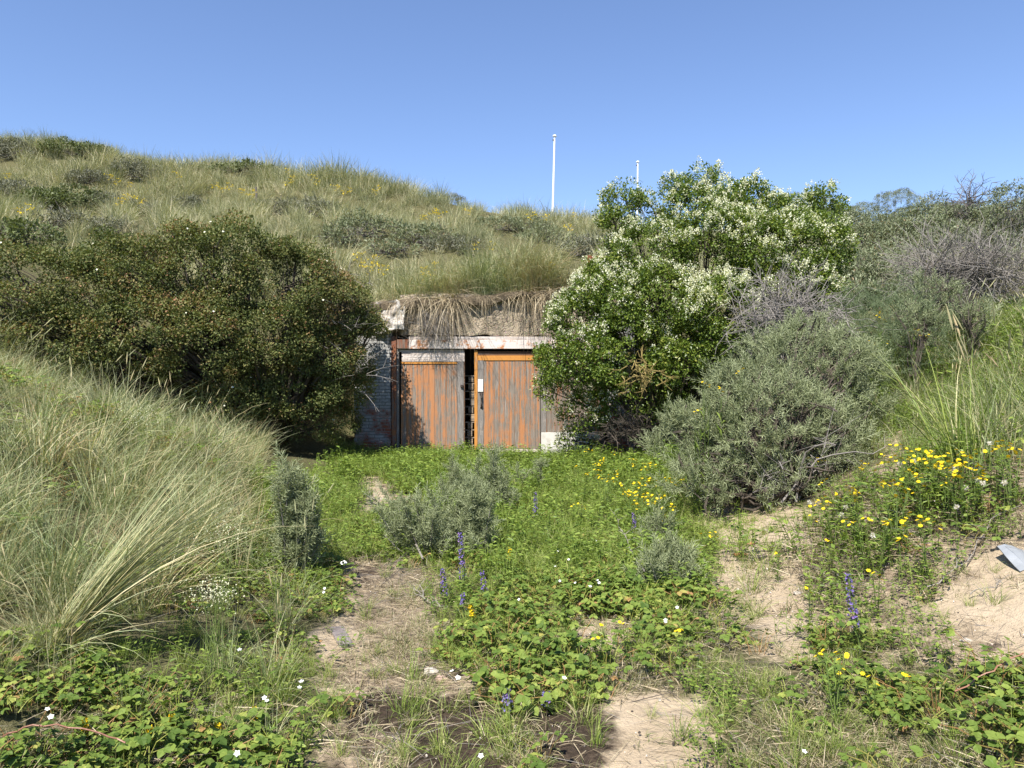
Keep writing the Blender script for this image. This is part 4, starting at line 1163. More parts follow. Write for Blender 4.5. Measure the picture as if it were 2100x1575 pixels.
pos, out, sh, cp, cd = crown_points(lobesB, 34, .17, 96, gap=-.95, gap_f=2.4)
py_ = 787.5 - F * (pos[:, 2] - EYE) / pos[:, 1]
thin = (py_ > 790) & (rng.random(len(pos)) < .55)
pos, out, sh = pos[~thin], out[~thin], sh[~thin]
leaves_mb(LEAF1, pos, out, .046, sh, .48, .2).build('foliage', M['privet'], priv)
print('privet leaves', len(pos))
mbr = MB(); branches(mbr, rootB, lobesB, 7, .036)
branches(mbr, rootB, [l for l in lobesB if l[2] < 2.6], 10, .03, sub_r=.009); mbr.build('branch_frame', M['bark'], priv)
# blossom: upright heads of many tiny florets on the sunny outside
m = MB(); FT = leaf1_T(1, .8, 0)
okc = (cd[:, 2] > -.15) & (cd[:, 1] < .75)
cf, df = cp[okc], cd[okc]
reps = rng.poisson(np.clip(1.5 + 2.2 * noise3(cf[:, 0], cf[:, 1], cf[:, 2], 1.3, 1) + 1.1 * (cf[:, 2] > 2.6) - 1.3 * (cf[:, 2] < 2.3) + 1.0 * (cf[:, 0] > 2.5), .2, 6))
ix = np.repeat(np.arange(len(cf)), reps); n = len(ix)
hc = cf[ix] + nrm(df[ix] + rng.normal(0, .5, (n, 3))) * U(.07, .17, n)[:, None]
ha = nrm(df[ix] * .6 + np.array([0, -.1, .8]) + rng.normal(0, .25, (n, 3)))
nf = 22; i2 = np.repeat(np.arange(n), nf); t = U(0, 1, n * nf); sp = rand_dirs(n * nf)
hsz = U(.6, 1.25, n)[i2]
pp = hc[i2] + ha[i2] * (t * .10 * hsz)[:, None] + sp * ((1 - t * .8) * .042 * hsz)[:, None]
m.stamp(FT, pp, frame_from_dir(nrm(sp + ha[i2] * .5)), U(.018, .028, n * nf), var=U(0, 1, n * nf))
m.build('blossom', M['cream'], priv); print('florets', n * nf)
# yellow lichen-covered twigs low in the bush
def tangle(m, c, r, n=60, L=.4, w=.005, fork=3, up=.2, flat=1.0):
    c = np.asarray(c, float); r = np.asarray(r, float)
    for k in range(n):
        p = c + rand_dirs(1)[0] * r * U(.1, .9); d = nrm(rng.normal(0, 1, 3) * (1, flat, 1) + (0, 0, up))
        pts = [p]
        for s_ in range(4):
            d = nrm(d + rng.normal(0, .35, 3)); pts.append(pts[-1] + d * L / 4 * U(.7, 1.3))
        m.tube(pts, np.linspace(w, w * .35, 5), 3, var=rng.random())
        for f in range(fork):
            s0 = pts[rng.integers(1, 4)]; d2 = nrm(d + rng.normal(0, .8, 3)); e = s0 + d2 * L * U(.2, .5)
            m.tube([s0, (s0 + e) / 2 + rng.normal(0, .02, 3), e], [w * .5, w * .4, w * .22], 3, var=rng.random())
    return m
tangle(MB(), at(1318, 770, 12.1), (.42, .2, .36), 34, .34, .009, 4).build('lichen_twigs', M['lichen'], priv)
tangle(MB(), at(1300, 885, 12.9), (.75, .3, .28), 60, .5, .008, 4).build('lower_twigs', M['bark'], priv)

# --- silver-leaved sea buckthorn shrubs
SP = [sprig_T(24, .20, .06, .17), sprig_T(20, .16, .055, .18), sprig_T(28, .26, .06, .15)]
SPF = [sprig_T(12, .20, .085, .22), sprig_T(10, .16, .08, .24)]
def buckthorn(name, label, lobes, root, dens=34, temps=SP, mat='buck', shoots=4, size=1.0, cat='shrub', group=None, twigs=0, r0=.03, shade=.0, low=-.3, twigmat='bark'):
    o = empty(name, root); tag(o, label, cat, group)
    pos, out, sh, cp, cd = crown_points(lobes, dens, .10 * size, shoots, low, gap=-.85 if dens > 38 else -9, gap_f=2.4)
    n = len(pos); which = rng.integers(0, len(temps), n); m = MB()
    d = nrm(out + np.array([0, 0, .45]) + rng.normal(0, .35, (n, 3)))
    for i, T in enumerate(temps):
        k = which == i
        m.stamp(T, pos[k] - d[k] * .12 * size, frame_from_dir(d[k]), U(.75, 1.2, k.sum()) * size, var=np.clip(rng.normal(.5 + shade, .14, k.sum()) + sh[k], 0, .93), varmix=.45)
    m.build('foliage', M[mat], o)
    b = MB(); branches(b, root, lobes, 5, r0)
    for l in lobes[:6]:
        if twigs: tangle(b, l[:3], np.array(l[3:6]) * .8, twigs, .35, .006, 2)
    b.build('branch_frame', M[twigmat], o)
    return o
lobesC = [lobe(1650, 750, 9.0, 105, 75), lobe(1560, 795, 8.8, 95, 62), lobe(1690, 810, 9.0, 85, 80), lobe(1465, 868, 8.6, 85, 52), lobe(1560, 880, 8.3, 110, 90), lobe(1660, 900, 8.4, 95, 85), lobe(1400, 905, 8.7, 72, 50), lobe(1455, 945, 8.5, 72, 60),
          lobe(1610, 710, 9.2, 75, 32), lobe(1690, 705, 9.4, 50, 28), lobe(1730, 860, 8.9, 45, 50), lobe(1520, 960, 8.2, 60, 45), lobe(1580, 830, 8.35, 90, 60), lobe(1745, 770, 9.3, 60, 58), lobe(1775, 840, 9.2, 40, 50), lobe(1650, 690, 9.4, 60, 30), lobe(1430, 985, 8.1, 60, 32), lobe(1520, 1010, 7.95, 60, 26), lobe(1620, 975, 8.0, 70, 36), lobe(1700, 950, 8.2, 60, 40), lobe(1640, 855, 8.3, 70, 50), lobe(1500, 890, 8.3, 60, 50)]
for _l in list(lobesC):
    for _k in range(3):
        d_ = nrm(_lr.normal(size=3) * (1, .6, 1) + (0, -.4, .3)); _l = np.array(_l); c_ = _l[:3] + d_ * _l[3:6] * .9
        lobesC.append((*c_, *(_l[3:6] * _lr.uniform(.2, .4))))
rootC = hit(1600, 1035)
bC = buckthorn('sea_buckthorn', 'large silver-leaved sea buckthorn shrub on the sand right of the flowering bush', lobesC, rootC, 40, twigs=9, shoots=4, shade=-.04, r0=.016)
dead = MB()
for k in range(9):
    a0 = rootC + np.array([U(-.1, .15), U(-.3, .1), .05]); e = at(U(1540, 1790), U(900, 1010), U(7.4, 8.3))
    ts = np.linspace(0, 1, 6)[:, None]; pts = a0 * (1 - ts) + e * ts + np.sin(ts * 3.14) * np.array([0, 0, .22]) + rng.normal(0, .025, (6, 3)) * np.sin(ts * 3.14)
    dead.tube(pts, np.linspace(.013, .004, 6), 5)
    for q_ in range(5):
        s0 = pts[rng.integers(2, 6)]; dead.tube([s0, s0 + rng.normal(0, .09, 3), s0 + rng.normal(0, .18, 3)], [.004, .003, .001], 3)
dead.build('bare_branch', M['twig'], bC)

# central saplings
def sapling(label, px, py, w_px, h_px, nst=7, *, group='small buckthorn plants in the courtyard', sz=.8):
    b = hit(px, py); k = b[1] / F; w = w_px * k * 1.25; h = h_px * k * 1.15; nst = int(nst * 1.6)
    o = empty('buckthorn_sapling', b); tag(o, label, 'shrub', group)
    m = MB(); st = MB()
    for i in range(nst):
        off = np.array([U(-.5, .5) * w, U(-.4, .4) * w, 0]); a0 = b + off * .4 ; hh = h * U(.3, 1.15) * (1 - .5 * abs(off[0]) / max(w, .01))
        tip = b + off * 1.25 + np.array([0, 0, hh])
        st.tube([a0, (a0 + tip) / 2 + rng.normal(0, .02, 3), tip], [.006, .005, .002], 4)
        ns = max(5, int(hh / .014)); t = U(.15, 1, ns)[:, None]; pos = a0 * (1 - t) + tip * t
        d = nrm(rng.normal(0, .5, (ns, 3)) + (0, 0, .9))
        for j, T in enumerate(SP[:2]):
            kk = np.arange(ns) % 2 == j
            m.stamp(T, pos[kk], frame_from_dir(d[kk]), U(.65, 1.15, kk.sum()) * sz, var=np.clip(rng.normal(.5, .12, kk.sum()), 0, .93), varmix=.5)
    m.build('foliage', M['buck'], o); st.build('stem', M['twig'], o)
    return o
sapling('tallest silver-leaved sapling in the middle of the courtyard below the doors', 1010, 1062, 75, 115, 12)
sapling('slender silver-leaved sapling just left of the tallest one in the courtyard', 935, 1045, 45, 82, 7)
sapling('wide low silver-leaved sapling behind the tall blue bugloss spikes', 890, 1150, 150, 125, 20)
sapling('silver-leaved sapling with bare grey stems right behind the bugloss', 985, 1150, 60, 120, 8)
sapling('silver-leaved sapling growing out of the marram edge on the left', 595, 1180, 75, 185, 15)
sapling('grey-green sapling at the left edge of the bare sand patch', 1370, 1215, 95, 80, 12)
sapling('small grey-green sapling under the ragwort by the sand patch', 1335, 1130, 60, 65, 6)
sapling('thin silver-leaved sapling near the right end of the doors', 1090, 1010, 40, 60, 5)

# --- shrubs on the dune slope
def hillshrub(name, label, px, py, w, h, mat, dens=16, leaf=.075, group='shrubs dotted over the dune slope', twigs=10, cat='shrub', lobn=4, mean=.5, twm='twigdark', dd=0):
    b = hit(px, py + h * .42)
    if dd: b = np.array([(px - 1050) / F * dd, dd, 0]); b[2] = H_plant(b[0], b[1])
    k = b[1] / F; W, Hh = w * k / 2 * 1.1, h * k / 2
    cz = at(px, py + h * .16, b[1])[2]
    lobes = []
    for i in range(lobn):
        a = (i + .5) / lobn - .5
        if i % 2: lobes.append((b[0] + a * W * 1.6, b[1] + U(-.3, .1) * W, b[2] + Hh * .25, W * .5, W * .5, Hh * .55))
        lobes.append((b[0] + a * W * 1.5, b[1] + U(-.2, .3) * W, cz + U(-.25, .2) * Hh - abs(a) * Hh * .5, W * U(.5, .7), W * U(.5, .7), Hh * U(.7, .95)))
    o = empty(name, b); tag(o, label, cat, group)
    pos, out, sh, cp, cd = crown_points(lobes, dens, .15, 26, -.2)
    leaves_mb(LEAF1 if mat == 'greenshrub' else leaf1_T(1, .34), pos, out, leaf, sh, mean, .18).build('foliage', M[mat], o)
    bm_ = MB(); branches(bm_, b, lobes, 3, .025)
    if twigs: 
        for l in lobes: tangle(bm_, l[:3], np.array(l[3:6]) * .9, twigs, .5, .008, 2, .5)
    bm_.build('branch_frame', M[twm], o)
    return o
for (lb, px, py, w, h, mt) in HS:
    hillshrub('dune_shrub', lb, px, py, w * 1.3, h * 1.05, mt, dens=19, leaf=.085, twigs=4)
# right-hand thicket
for i, (lb, px, py, w, h) in enumerate(RS):
    hillshrub('sea_buckthorn', lb, px, py, w * 1.1, h * 1.15, 'buckfar', dens=17, leaf=.08, twigs=3, group='buckthorn thicket on the right slope', lobn=4, mean=.55)
hillshrub('sea_buckthorn', 'tall buckthorn bush cut by the right edge above the skyline', 2105, 405, 140, 110, 'buckfar', dens=20, leaf=.07, group='buckthorn thicket on the right slope', dd=20.5, mean=.42)
# rosette-like nearer buckthorn sprays
for lb, px, py, w, h, dd in (('pale spiky buckthorn spray in front of the dead thicket', 1915, 590, 90, 60, 11.0), ('spiky buckthorn spray under the pale one on the right slope', 1990, 635, 80, 40, 10.2),
                       ('spiky buckthorn spray above the tall grass on the right', 1880, 650, 100, 36, 10.0)):
    c = at(px, py, dd); b = np.array([c[0], c[1], H_plant(c[0], c[1])])
    buckthorn('sea_buckthorn', lb, [lobe(px - w * .2, py, dd, w * .35, h * .45), lobe(px + w * .2, py + 4, dd, w * .35, h * .45), lobe(px, py + h * .55, dd + .1, w * .4, h * .5), lobe(px, py + h * 1.1, dd + .1, w * .3, h * .5)], b, 34, r0=.009, group='buckthorn thicket on the right slope', twigs=6, size=.95, shoots=3)
# dead twig thickets
def deadbush(label, px, py, w, h, dd, n, mat='twig', L=.7, wd_=.011, group=None, name='dead_shrub'):
    c = at(px, py, dd); b = np.array([c[0], c[1] + .1, H_plant(c[0], c[1])]); k = dd / F
    o = empty(name, b); tag(o, label, 'dead shrub', group)
    m = MB(); tangle(m, c, (w * k / 2, w * k * .3, h * k / 2), n, L, wd_, 4, .35)
    m.build('twigs', M[mat], o)
    s = MB(); branches(s, b, [(*c, w * k / 2, w * k * .3, h * k / 2)] * 4, 6, .03); s.build('stem', M[mat], o)
    return o
deadbush('pale grey dead thicket at the right edge above the tall grass', 2020, 560, 260, 130, 13.4, 300, L=.9, wd_=.008)
deadbush('grey dead branches tangled in the buckthorn left of the pale thicket', 1915, 560, 150, 80, 13.4, 110, 'twig', L=.9, wd_=.008)
deadbush('dark dead thorny tangle between flowering bush and large buckthorn', 1620, 655, 260, 120, 10.4, 190, 'twig', L=.75, wd_=.0075)
deadbush('red-brown dead twigs sticking up on the right skyline', 1985, 412, 80, 22, 22.5, 26, 'redtwig' if 'redtwig' in M else 'twigdark', L=.9, wd_=.014)
# feathery shrub
fe = hit(1840, 700); cfe = at(1830, 630, 10.8); fe = np.array([cfe[0], cfe[1], H_plant(cfe[0], cfe[1])])
o = empty('feathery_shrub', fe); tag(o, 'soft feathery green shrub between large buckthorn and pale dead thicket', 'shrub')
m = MB(); FTm = MB()
nf_ = 40; FTm.stamp(leaf1_T(1, .05, 0), np.stack([np.zeros(nf_), U(0, .3, nf_), np.zeros(nf_)], -1), frame_from_dir(nrm(rng.normal(0, 1, (nf_, 3)) + (0, .9, 0))), U(.05, .11, nf_), var=U(.2, .8, nf_)); FTm.tube([(0, 0, 0), (0, .33, 0)], [.002, .001], 3)
FT_ = FTm.merged()
pos, out, sh, cp, cd = crown_points([lobe(1790, 660, 10.9, 80, 40), lobe(1870, 680, 10.7, 85, 40), lobe(1830, 640, 11.2, 70, 30), lobe(1800, 760, 10.5, 80, 45), lobe(1760, 715, 10.4, 70, 35), lobe(1850, 725, 10.2, 80, 35)], 22, .16, 4)
m.stamp(FT_, pos, frame_from_dir(nrm(out + (0, 0, .5) + rng.normal(0, .5, out.shape))), U(.7, 1.2, len(pos)), var=np.clip(.5 + sh, 0, 1), varmix=.5)
m.build('foliage', M['feather'], o)
b_ = MB(); branches(b_, fe, [lobe(1790, 660, 10.9, 80, 40), lobe(1870, 680, 10.7, 85, 40)], 12, .01, sub_r=.005); b_.build('stem', M['feather'], o)
# yellow-green shrub at the right end of the roof
hillshrub('dune_shrub', 'small yellow-green shrub on the roof edge touching the flowering bush', 1175, 588, 60, 50, 'greenshrub', dens=36, leaf=.04, dd=15.6, twigs=6, mean=.95)

# ------------------------------------------------------------------ hanging grass tussocks over the door
def tussock(label, px, w, n_up, n_down, hang, hup, y=15.50, side=0.0, dead_v=.8):
    x = wx(px); z = float(H_back(x, 15.4)) - .02
    o = empty('grass_tussock', (x, y, z)); tag(o, label, 'grass tussock', 'grass tussocks overhanging the bunker wall')
    m = MB()
    if n_up:
        n_up = int(n_up * 1.5)
        b = disc_pts(n_up, 1.0) * (w * PX / 2, .22, 1) + (x, y + .10, z)
        az = U(0, 6.283, n_up); az = np.where(rng.random(n_up) < .55, rng.normal(-math.pi / 2 + side, .7, n_up), az)
        blades(m, b, az, 90 - np.abs(rng.normal(0, 17, n_up)), U(.35, 1, n_up) * hup * 1.55, U(10, 125, n_up), U(.005, .009, n_up), 5, np.clip(rng.normal(.58, .24, n_up), 0, 1))
        m.build('green_blades', M['marram'], o)
    n_down = int(n_down * .6)
    m = MB(); b = disc_pts(n_down, 1.0) * (w * PX / 2, .07, 1) + (x, y - .04, z - .02)
    az = rng.normal(-math.pi / 2 + side, .95, n_down)
    b[:, 0] = x + (b[:, 0] - x) * .42
    blades(m, b, az, U(-30, 55, n_down), U(.25, 1.25, n_down) ** 1.2 * hang * 1.5, U(40, 135, n_down), U(.004, .009, n_down), 6, np.clip(rng.normal(dead_v - .12, .28, n_down), 0, 1), .55)
    m.build('hanging_blades', M['straw'], o)
    return o
tussock('leftmost hanging tussock, over the broken white plaster', 862, 90, 330, 300, .62, .62)
tussock('bushy tussock with long straw hanging to the head beam of the left door', 925, 80, 420, 460, .85, .75, side=-.15)
tussock('tall green tussock in the middle above bare concrete', 990, 90, 520, 210, .42, .95, side=.2)
tussock('largest tussock, with straw hanging over the right part of the lintel', 1085, 110, 760, 420, .72, 1.05, side=.35)
tussock('rightmost hanging tussock, beside the flowering bush', 1150, 70, 300, 260, .6, .7, side=.3)
tussock('small dry tussock between the two tallest green ones', 1040, 50, 120, 150, .38, .55)
tussock('small straw tussock at the left end over the plaster edge', 812, 40, 90, 200, .5, .45)
tussock('short straw tussock between the leftmost and the bushy one', 893, 36, 60, 190, .48, .5, side=.1)
tussock('short straw tussock just left of the rightmost one', 1122, 40, 90, 220, .62, .6, side=-.1)
# dead root tangle hanging in front of the left door
c = np.array([wx(893), 15.22, wz(672)]); o = empty('root_tangle', c); tag(o, 'tangle of dead grey roots hanging from the lintel in front of the left door', 'roots')
m = MB()
for k in range(170):
    a0 = c + np.array([U(-.32, .28), U(-.03, .12), U(-.05, .35)]); d = nrm(np.array([rng.normal(.05, .5), rng.normal(-.15, .3), -1.0])); pts = [a0]
    L_ = U(.25, .8)
    for s_ in range(5): d = nrm(d + rng.normal(0, .34, 3) + (0, 0, .03)); pts.append(pts[-1] + d * L_ / 5)
    m.tube(pts, np.linspace(.0042, .0015, 6), 3, var=rng.random())
    for f in range(2):
        s0 = pts[rng.integers(1, 5)]; m.tube([s0, s0 + nrm(d + rng.normal(0, .9, 3)) * U(.06, .2)], [.0025, .001], 3)
m.build('roots', M['twig'], o)

# ------------------------------------------------------------------ flowering plants
def ragwort_mb(h, n_st, n_heads, spread, head=.0155, far=False):
    """stem, leaf and flower meshes of one ragwort plant standing at the origin"""
    st, lf, fl = MB(), MB(), MB()
    Tn = leaf1_T(1, .22, -.1)
    for i in range(n_st):
        a = U(0, 6.28); top_ = np.array([math.cos(a) * spread * U(.1, 1), math.sin(a) * spread * U(.1, 1), h * U(.75, 1.05)])
        b0 = top_ * (.15, .15, 0); mid = (b0 + top_) / 2 + (0, 0, h * .08)
        st.tube([b0, mid, top_], [.004, .003, .002], 3, var=.4)
        nl = 18; t = U(.05, .85, nl)[:, None]; pos = b0 * (1 - t) + top_ * t; aa = U(0, 6.28, nl)
        lf.stamp(Tn, pos, flat_frame(np.stack([np.cos(aa), np.sin(aa), U(.1, .8, nl)], -1), .6), U(.03, .075, nl), var=U(.1, .8, nl))
        k = max(1, int(n_heads / n_st)); c = top_ + np.concatenate([rng.normal(0, .035, (k, 2)), U(-.02, .03, (k, 1))], 1)
        for p in c: st.tube([top_ - (0, 0, .06), p], [.0015, .001], 3, var=.4)
        if far:
            aa = U(0, 6.28, k); fl.stamp(leaf1_T(1, 1, 0), c, flat_frame(np.stack([np.cos(aa), np.sin(aa), 0 * aa], -1), .6), head * 2, var=U(0, 1, k))
        else:
            flower_mb(fl, c, nrm(rng.normal(0, .35, (k, 3)) + (0, -.3, 1)), np.full(k, head), 8, cup=.12)
            fl.stamp(leaf1_T(1, 1, 0), c + (0, 0, .003), flat_frame(rand_dirs(k), .9), head * .6, var=np.zeros(k))
    return st, lf, fl
def ragwort_src(h, n_st, n_heads, spread, label):
    o = empty('ragwort', (0, 0, 0)); tag(o, label, 'ragwort')
    st, lf, fl = ragwort_mb(h, n_st, n_heads, spread)
    st.build('stem', M['stem'], o); lf.build('leaves', M['weed'], o); fl.build('flowers', M['yellow'], o)
    return o
RG = [ragwort_src(.42, 5, 18, .12, 'x'), ragwort_src(.36, 3, 10, .08, 'x'), ragwort_src(.5, 6, 26, .15, 'x'), ragwort_src(.28, 2, 5, .05, 'x')]
rg_used = set()
def rag(px, py, kind, label, group, sc_=1.0):
    """the photo pixel is the middle of the flower head"""
    src = RG[kind]; hh = (.42, .36, .5, .28)[kind] * sc_
    b = None
    for d in np.arange(2.6, 15, .03):
        p = at(px, py, d)
        if p[2] - H_plant(p[0], p[1]) <= hh: b = np.array([p[0], p[1], float(H_plant(p[0], p[1]))]); break
    if b is None: return
    if kind not in rg_used:
        rg_used.add(kind); src.location = tuple(b); src.rotation_euler = (0, 0, U(0, 6.28)); src.scale = (sc_,) * 3; tag(src, label, 'ragwort', group)
    else: copy_tree(src, b, U(0, 6.28), sc_, label, group)
g1 = ('yellow ragwort plant in the patch between the doors and the large buckthorn', 'ragwort patch beside the large buckthorn')
for px, py, k in ((1212, 925, 1), (1228, 945, 0), (1240, 968, 2), (1195, 975, 1), (1262, 930, 1), (1310, 945, 2), (1245, 985, 1), (1278, 1005, 3), (1318, 985, 1), (1335, 955, 1), (1350, 985, 0), (1290, 1020, 1),
                  (1305, 1035, 3), (1300, 990, 2), (1368, 990, 1), (1345, 1020, 0), (1385, 985, 1), (1175, 1030, 3), (1195, 1035, 3), (1388, 1040, 1), (1220, 950, 3), (1265, 960, 3), (1322, 1010, 2), (1183, 955, 3), (1360, 1060, 3)):
    rag(px, py, k, *g1)
g2 = ('yellow ragwort plant on the sandy slope right of the large buckthorn', 'ragwort on the right slope')
for px, py, k in ((1660, 942, 1), (1685, 985, 3), (1860, 915, 2), (1790, 955, 1), (1765, 1010, 0), (1905, 940, 0), (1925, 945, 1), (1948, 955, 0), (1975, 945, 2), (1985, 965, 1), (1840, 1000, 0), (1880, 1000, 3), (1895, 985, 1),
                  (1720, 1012, 3), (1680, 1020, 3), (1710, 1040, 1), (2000, 935, 1), (2045, 925, 1), (2075, 920, 0), (1850, 970, 1), (1870, 945, 1), (1940, 985, 3), (1820, 935, 3), (1855, 1055, 3), (1920, 1075, 3),
                  (1780, 1075, 1), (1800, 1078, 1), (1905, 1070, 1), (1850, 1100, 3), (1585, 985, 3), (1575, 970, 3), (1800, 1175, 3), (2010, 970, 3), (1755, 965, 1), (1815, 1000, 1)):
    rag(px, py, k, *g2)
g3 = ('yellow ragwort plant low on the sand in the right foreground', 'ragwort in the right foreground')
for px, py, k in ((1440, 1095, 1), (1465, 1100, 3), (1595, 1135, 3), (1705, 1110, 3), (1670, 1060, 3), (1868, 1385, 3), (1712, 1355, 1), (1720, 1365, 3), (1660, 1205, 3), (1240, 1280, 3), (1285, 1280, 3), (1225, 1305, 3), (1395, 1290, 3), (1790, 1390, 3)):
    rag(px, py, k, *g3, sc_=.8)
g4 = ('yellow ragwort plant in the feathery shrubs high on the right slope', 'ragwort among the shrubs on the right slope')
for px, py, k in ((1800, 640, 3), (1812, 652, 3), (1870, 680, 1), (1880, 690, 1), (1905, 685, 3), (1820, 698, 3), (1790, 700, 3), (1515, 757, 3), (1480, 795, 3), (1450, 785, 3), (1430, 840, 3)):
    p = at(px, py, 10.0 if px > 1600 else 8.1)
    g_ = float(H_plant(p[0], p[1])); o = copy_tree(RG[k], (p[0], p[1], g_), U(0, 6.28), 1.0, g4[0] if px > 1600 else 'yellow ragwort plant pushing up through the large buckthorn', g4[1] if px > 1600 else 'ragwort inside the large buckthorn')
    hk = .36 if k == 1 else .28; sz_ = max(.6, (p[2] - g_) / hk); o.scale = (1, 1, sz_)
    for c_ in kids(o):
        if c_.name.startswith('flowers'): c_.scale = (1, 1, 1 / sz_); c_.location = (0, 0, hk * (1 - 1 / sz_))
# ragwort on the dune slope: small in view, one mesh each
fr1 = []
for i in range(3):
    st, lf, fl = ragwort_mb(.75, 6, 42, .22, .021, far=True)
    o = fl.build('ragwort', M['yellow'], link=False); fr1.append(o)
g5 = ('yellow ragwort plant dotted in the pale grass of the dune slope', 'ragwort on the dune slope')
g6 = ('yellow ragwort plant in the grass just above the thorn bush and roof edge', 'ragwort above the bunker roof')
spots5 = [(225, 360), (240, 370), (265, 378), (260, 400), (285, 405), (245, 412), (455, 385), (470, 380), (500, 392), (515, 400), (440, 378), (590, 350), (600, 362), (590, 372), (520, 395), (690, 382), (710, 390), (775, 385), (770, 390), (650, 370),
           (890, 432), (900, 435), (870, 440), (1180, 440), (1090, 440), (1165, 462), (1120, 445), (960, 430), (50, 425), (15, 360), (640, 360), (365, 355)]
spots6 = [(740, 520), (745, 535), (765, 545), (780, 545), (790, 550), (730, 528), (870, 550), (885, 560), (868, 568), (892, 540), (1090, 560), (1100, 570), (1120, 575), (1075, 555), (1130, 545), (975, 615), (975, 500), (770, 530), (755, 548), (1010, 500)]
for lst, (lb, gp) in ((spots5, g5), (spots6, g6)):
    for i, (px, py) in enumerate(lst):
        b = None
        for d in np.arange(15.6 if lst is spots6 else 17, 40, .1):
            p = at(px, py, d)
            if p[2] - H_plant(p[0], p[1]) <= .72: b = p - (0, 0, .72); break
        if b is None: continue
        o = fr1[i % 3].copy(); o.location = tuple(b); o.rotation_euler = (0, 0, U(0, 6.28)); s_ = U(.6, 1.0) * (.62 if lst is spots6 else 1); o.scale = (s_, s_, 1)
        sc.collection.objects.link(o); tag(o, lb, 'ragwort', gp)

# viper's bugloss
def bugloss(label, px, py_base, h_px, lean=0.0, fat=1.0, name='bugloss', mat='blue', group='blue bugloss spikes'):
    b = hit(px, py_base); k = b[1] / F; h = h_px * k
    o = empty(name, b); tag(o, label, name.replace('_', ' '), group)
    top_ = b + np.array([lean * h, 0, h]); st = MB(); st.tube([b, (b + top_) / 2 + (0.01, 0, 0), top_], [.006, .005, .003], 5); st.build('stem', M['stem'], o)
    lf = MB(); nl = 26; a = U(0, 6.28, nl); t = U(0, .4, nl)[:, None]
    lf.stamp(leaf1_T(1, .16, -.25), b * (1 - t) + top_ * t, flat_frame(np.stack([np.cos(a), np.sin(a), U(.1, .9, nl)], -1), .7), U(.05, .12, nl), var=U(.1, .8, nl)); lf.build('leaves', M['weed'], o)
    fl = MB(); nf_ = int(75 * h / .5) + 20; t = U(.3, 1, nf_) ** 1.0; a = U(0, 6.28, nf_); rad = .028 * fat * (1.15 - t * .75) * U(.5, 1.1, nf_)
    pos = b * (1 - t[:, None]) + top_ * t[:, None] + np.stack([np.cos(a) * rad, np.sin(a) * rad, 0 * a], -1)
    dirs = nrm(np.stack([np.cos(a), np.sin(a), U(.1, .6, nf_)], -1))
    flower_mb(fl, pos, dirs, U(.008, .013, nf_), 4, var=(0, 1), cup=.7); fl.build('flowers', M[mat], o)
    gb = MB(); gb.stamp(leaf1_T(1, .25, -.1), pos - dirs * .008, frame_from_dir(nrm(dirs + (0, 0, .5))), U(.010, .018, nf_), var=U(0, .6, nf_)); gb.build('bracts', M['weed'], o)
bugloss('tallest blue bugloss spike in the middle of the courtyard', 952, 1235, 140, -.06)
bugloss('blue bugloss spike just left of the tallest one', 914, 1250, 82, -.08)
bugloss('blue bugloss spike just right of the tallest one', 995, 1238, 66, -.10)
bugloss('short blue bugloss spike at the foot of the tallest one', 949, 1275, 55)
bugloss('small blue bugloss spike alone on the dark soil in the foreground', 1042, 1478, 62, -.05)
bugloss('tiny blue bugloss spike right of the one on the dark soil', 1120, 1462, 38)
bugloss('tall blue bugloss spike in the right foreground beside the sand', 1764, 1345, 165, -.16, 1.1)
bugloss('faint blue bugloss spike in the grass left of the ragwort patch', 1098, 1085, 75)
bugloss('blue bugloss spike under the ragwort by the bare sand', 1302, 1110, 58, -.05)

for px, py, lb in ((183, 1530, 'in the bottom left corner above the red cane'), (300, 1535, 'left of two in the bottom brambles'), (345, 1515, 'tallest of those in the bottom left brambles'), (452, 1530, 'under the bottom left bramble leaves near the path'), (550, 1545, 'in the grass beside the path at the bottom'), (870, 1100, 'in the tall grass beside the silver saplings'), (1040, 1170, 'behind the bramble mat in the courtyard'), (975, 1290, 'just right of the short bugloss'), (520, 1500, 'between brambles and grass at the bottom')):
    bugloss('small yellow bedstraw spike ' + lb, px, py, 45, U(-.3, .3), .6, 'yellow_bedstraw', 'yellow', 'yellow bedstraw spikes')
# white bramble blossoms, each one a flower on the bramble
m = MB(); wp = []
for px, py in ((1138, 1163), (1185, 1175), (1180, 1195), (1225, 1190), (1212, 1203), (1165, 1145), (1145, 1132), (1225, 1110), (1150, 1195), (925, 1378), (940, 1388), (492, 1335), (1645, 1538), (700, 1155), (707, 1152), (620, 1397), (545, 1435),
               (485, 1550), (97, 1455), (100, 1470), (665, 1210), (1365, 1275), (1388, 1248), (1230, 1195), (1285, 1135), (655, 1107), (990, 1550), (1062, 1232), (612, 1410), (1160, 1390)):
    for q_ in range(2 if rng.random() < .4 else 1):
        g0_, p = stand(px, py, U(.12, .17)); wp.append(p + rng.normal(0, .006, 3))
wp = np.array(wp); 
flower_mb(m, wp, nrm(rng.normal(0, .3, (len(wp), 3)) + (0, -.6, 1)), U(.011, .015, len(wp)), 5, cup=.2)
tag(m.build('bramble_blossom', M['white']), 'small white blossoms dotted over the bramble leaves', kind='stuff')

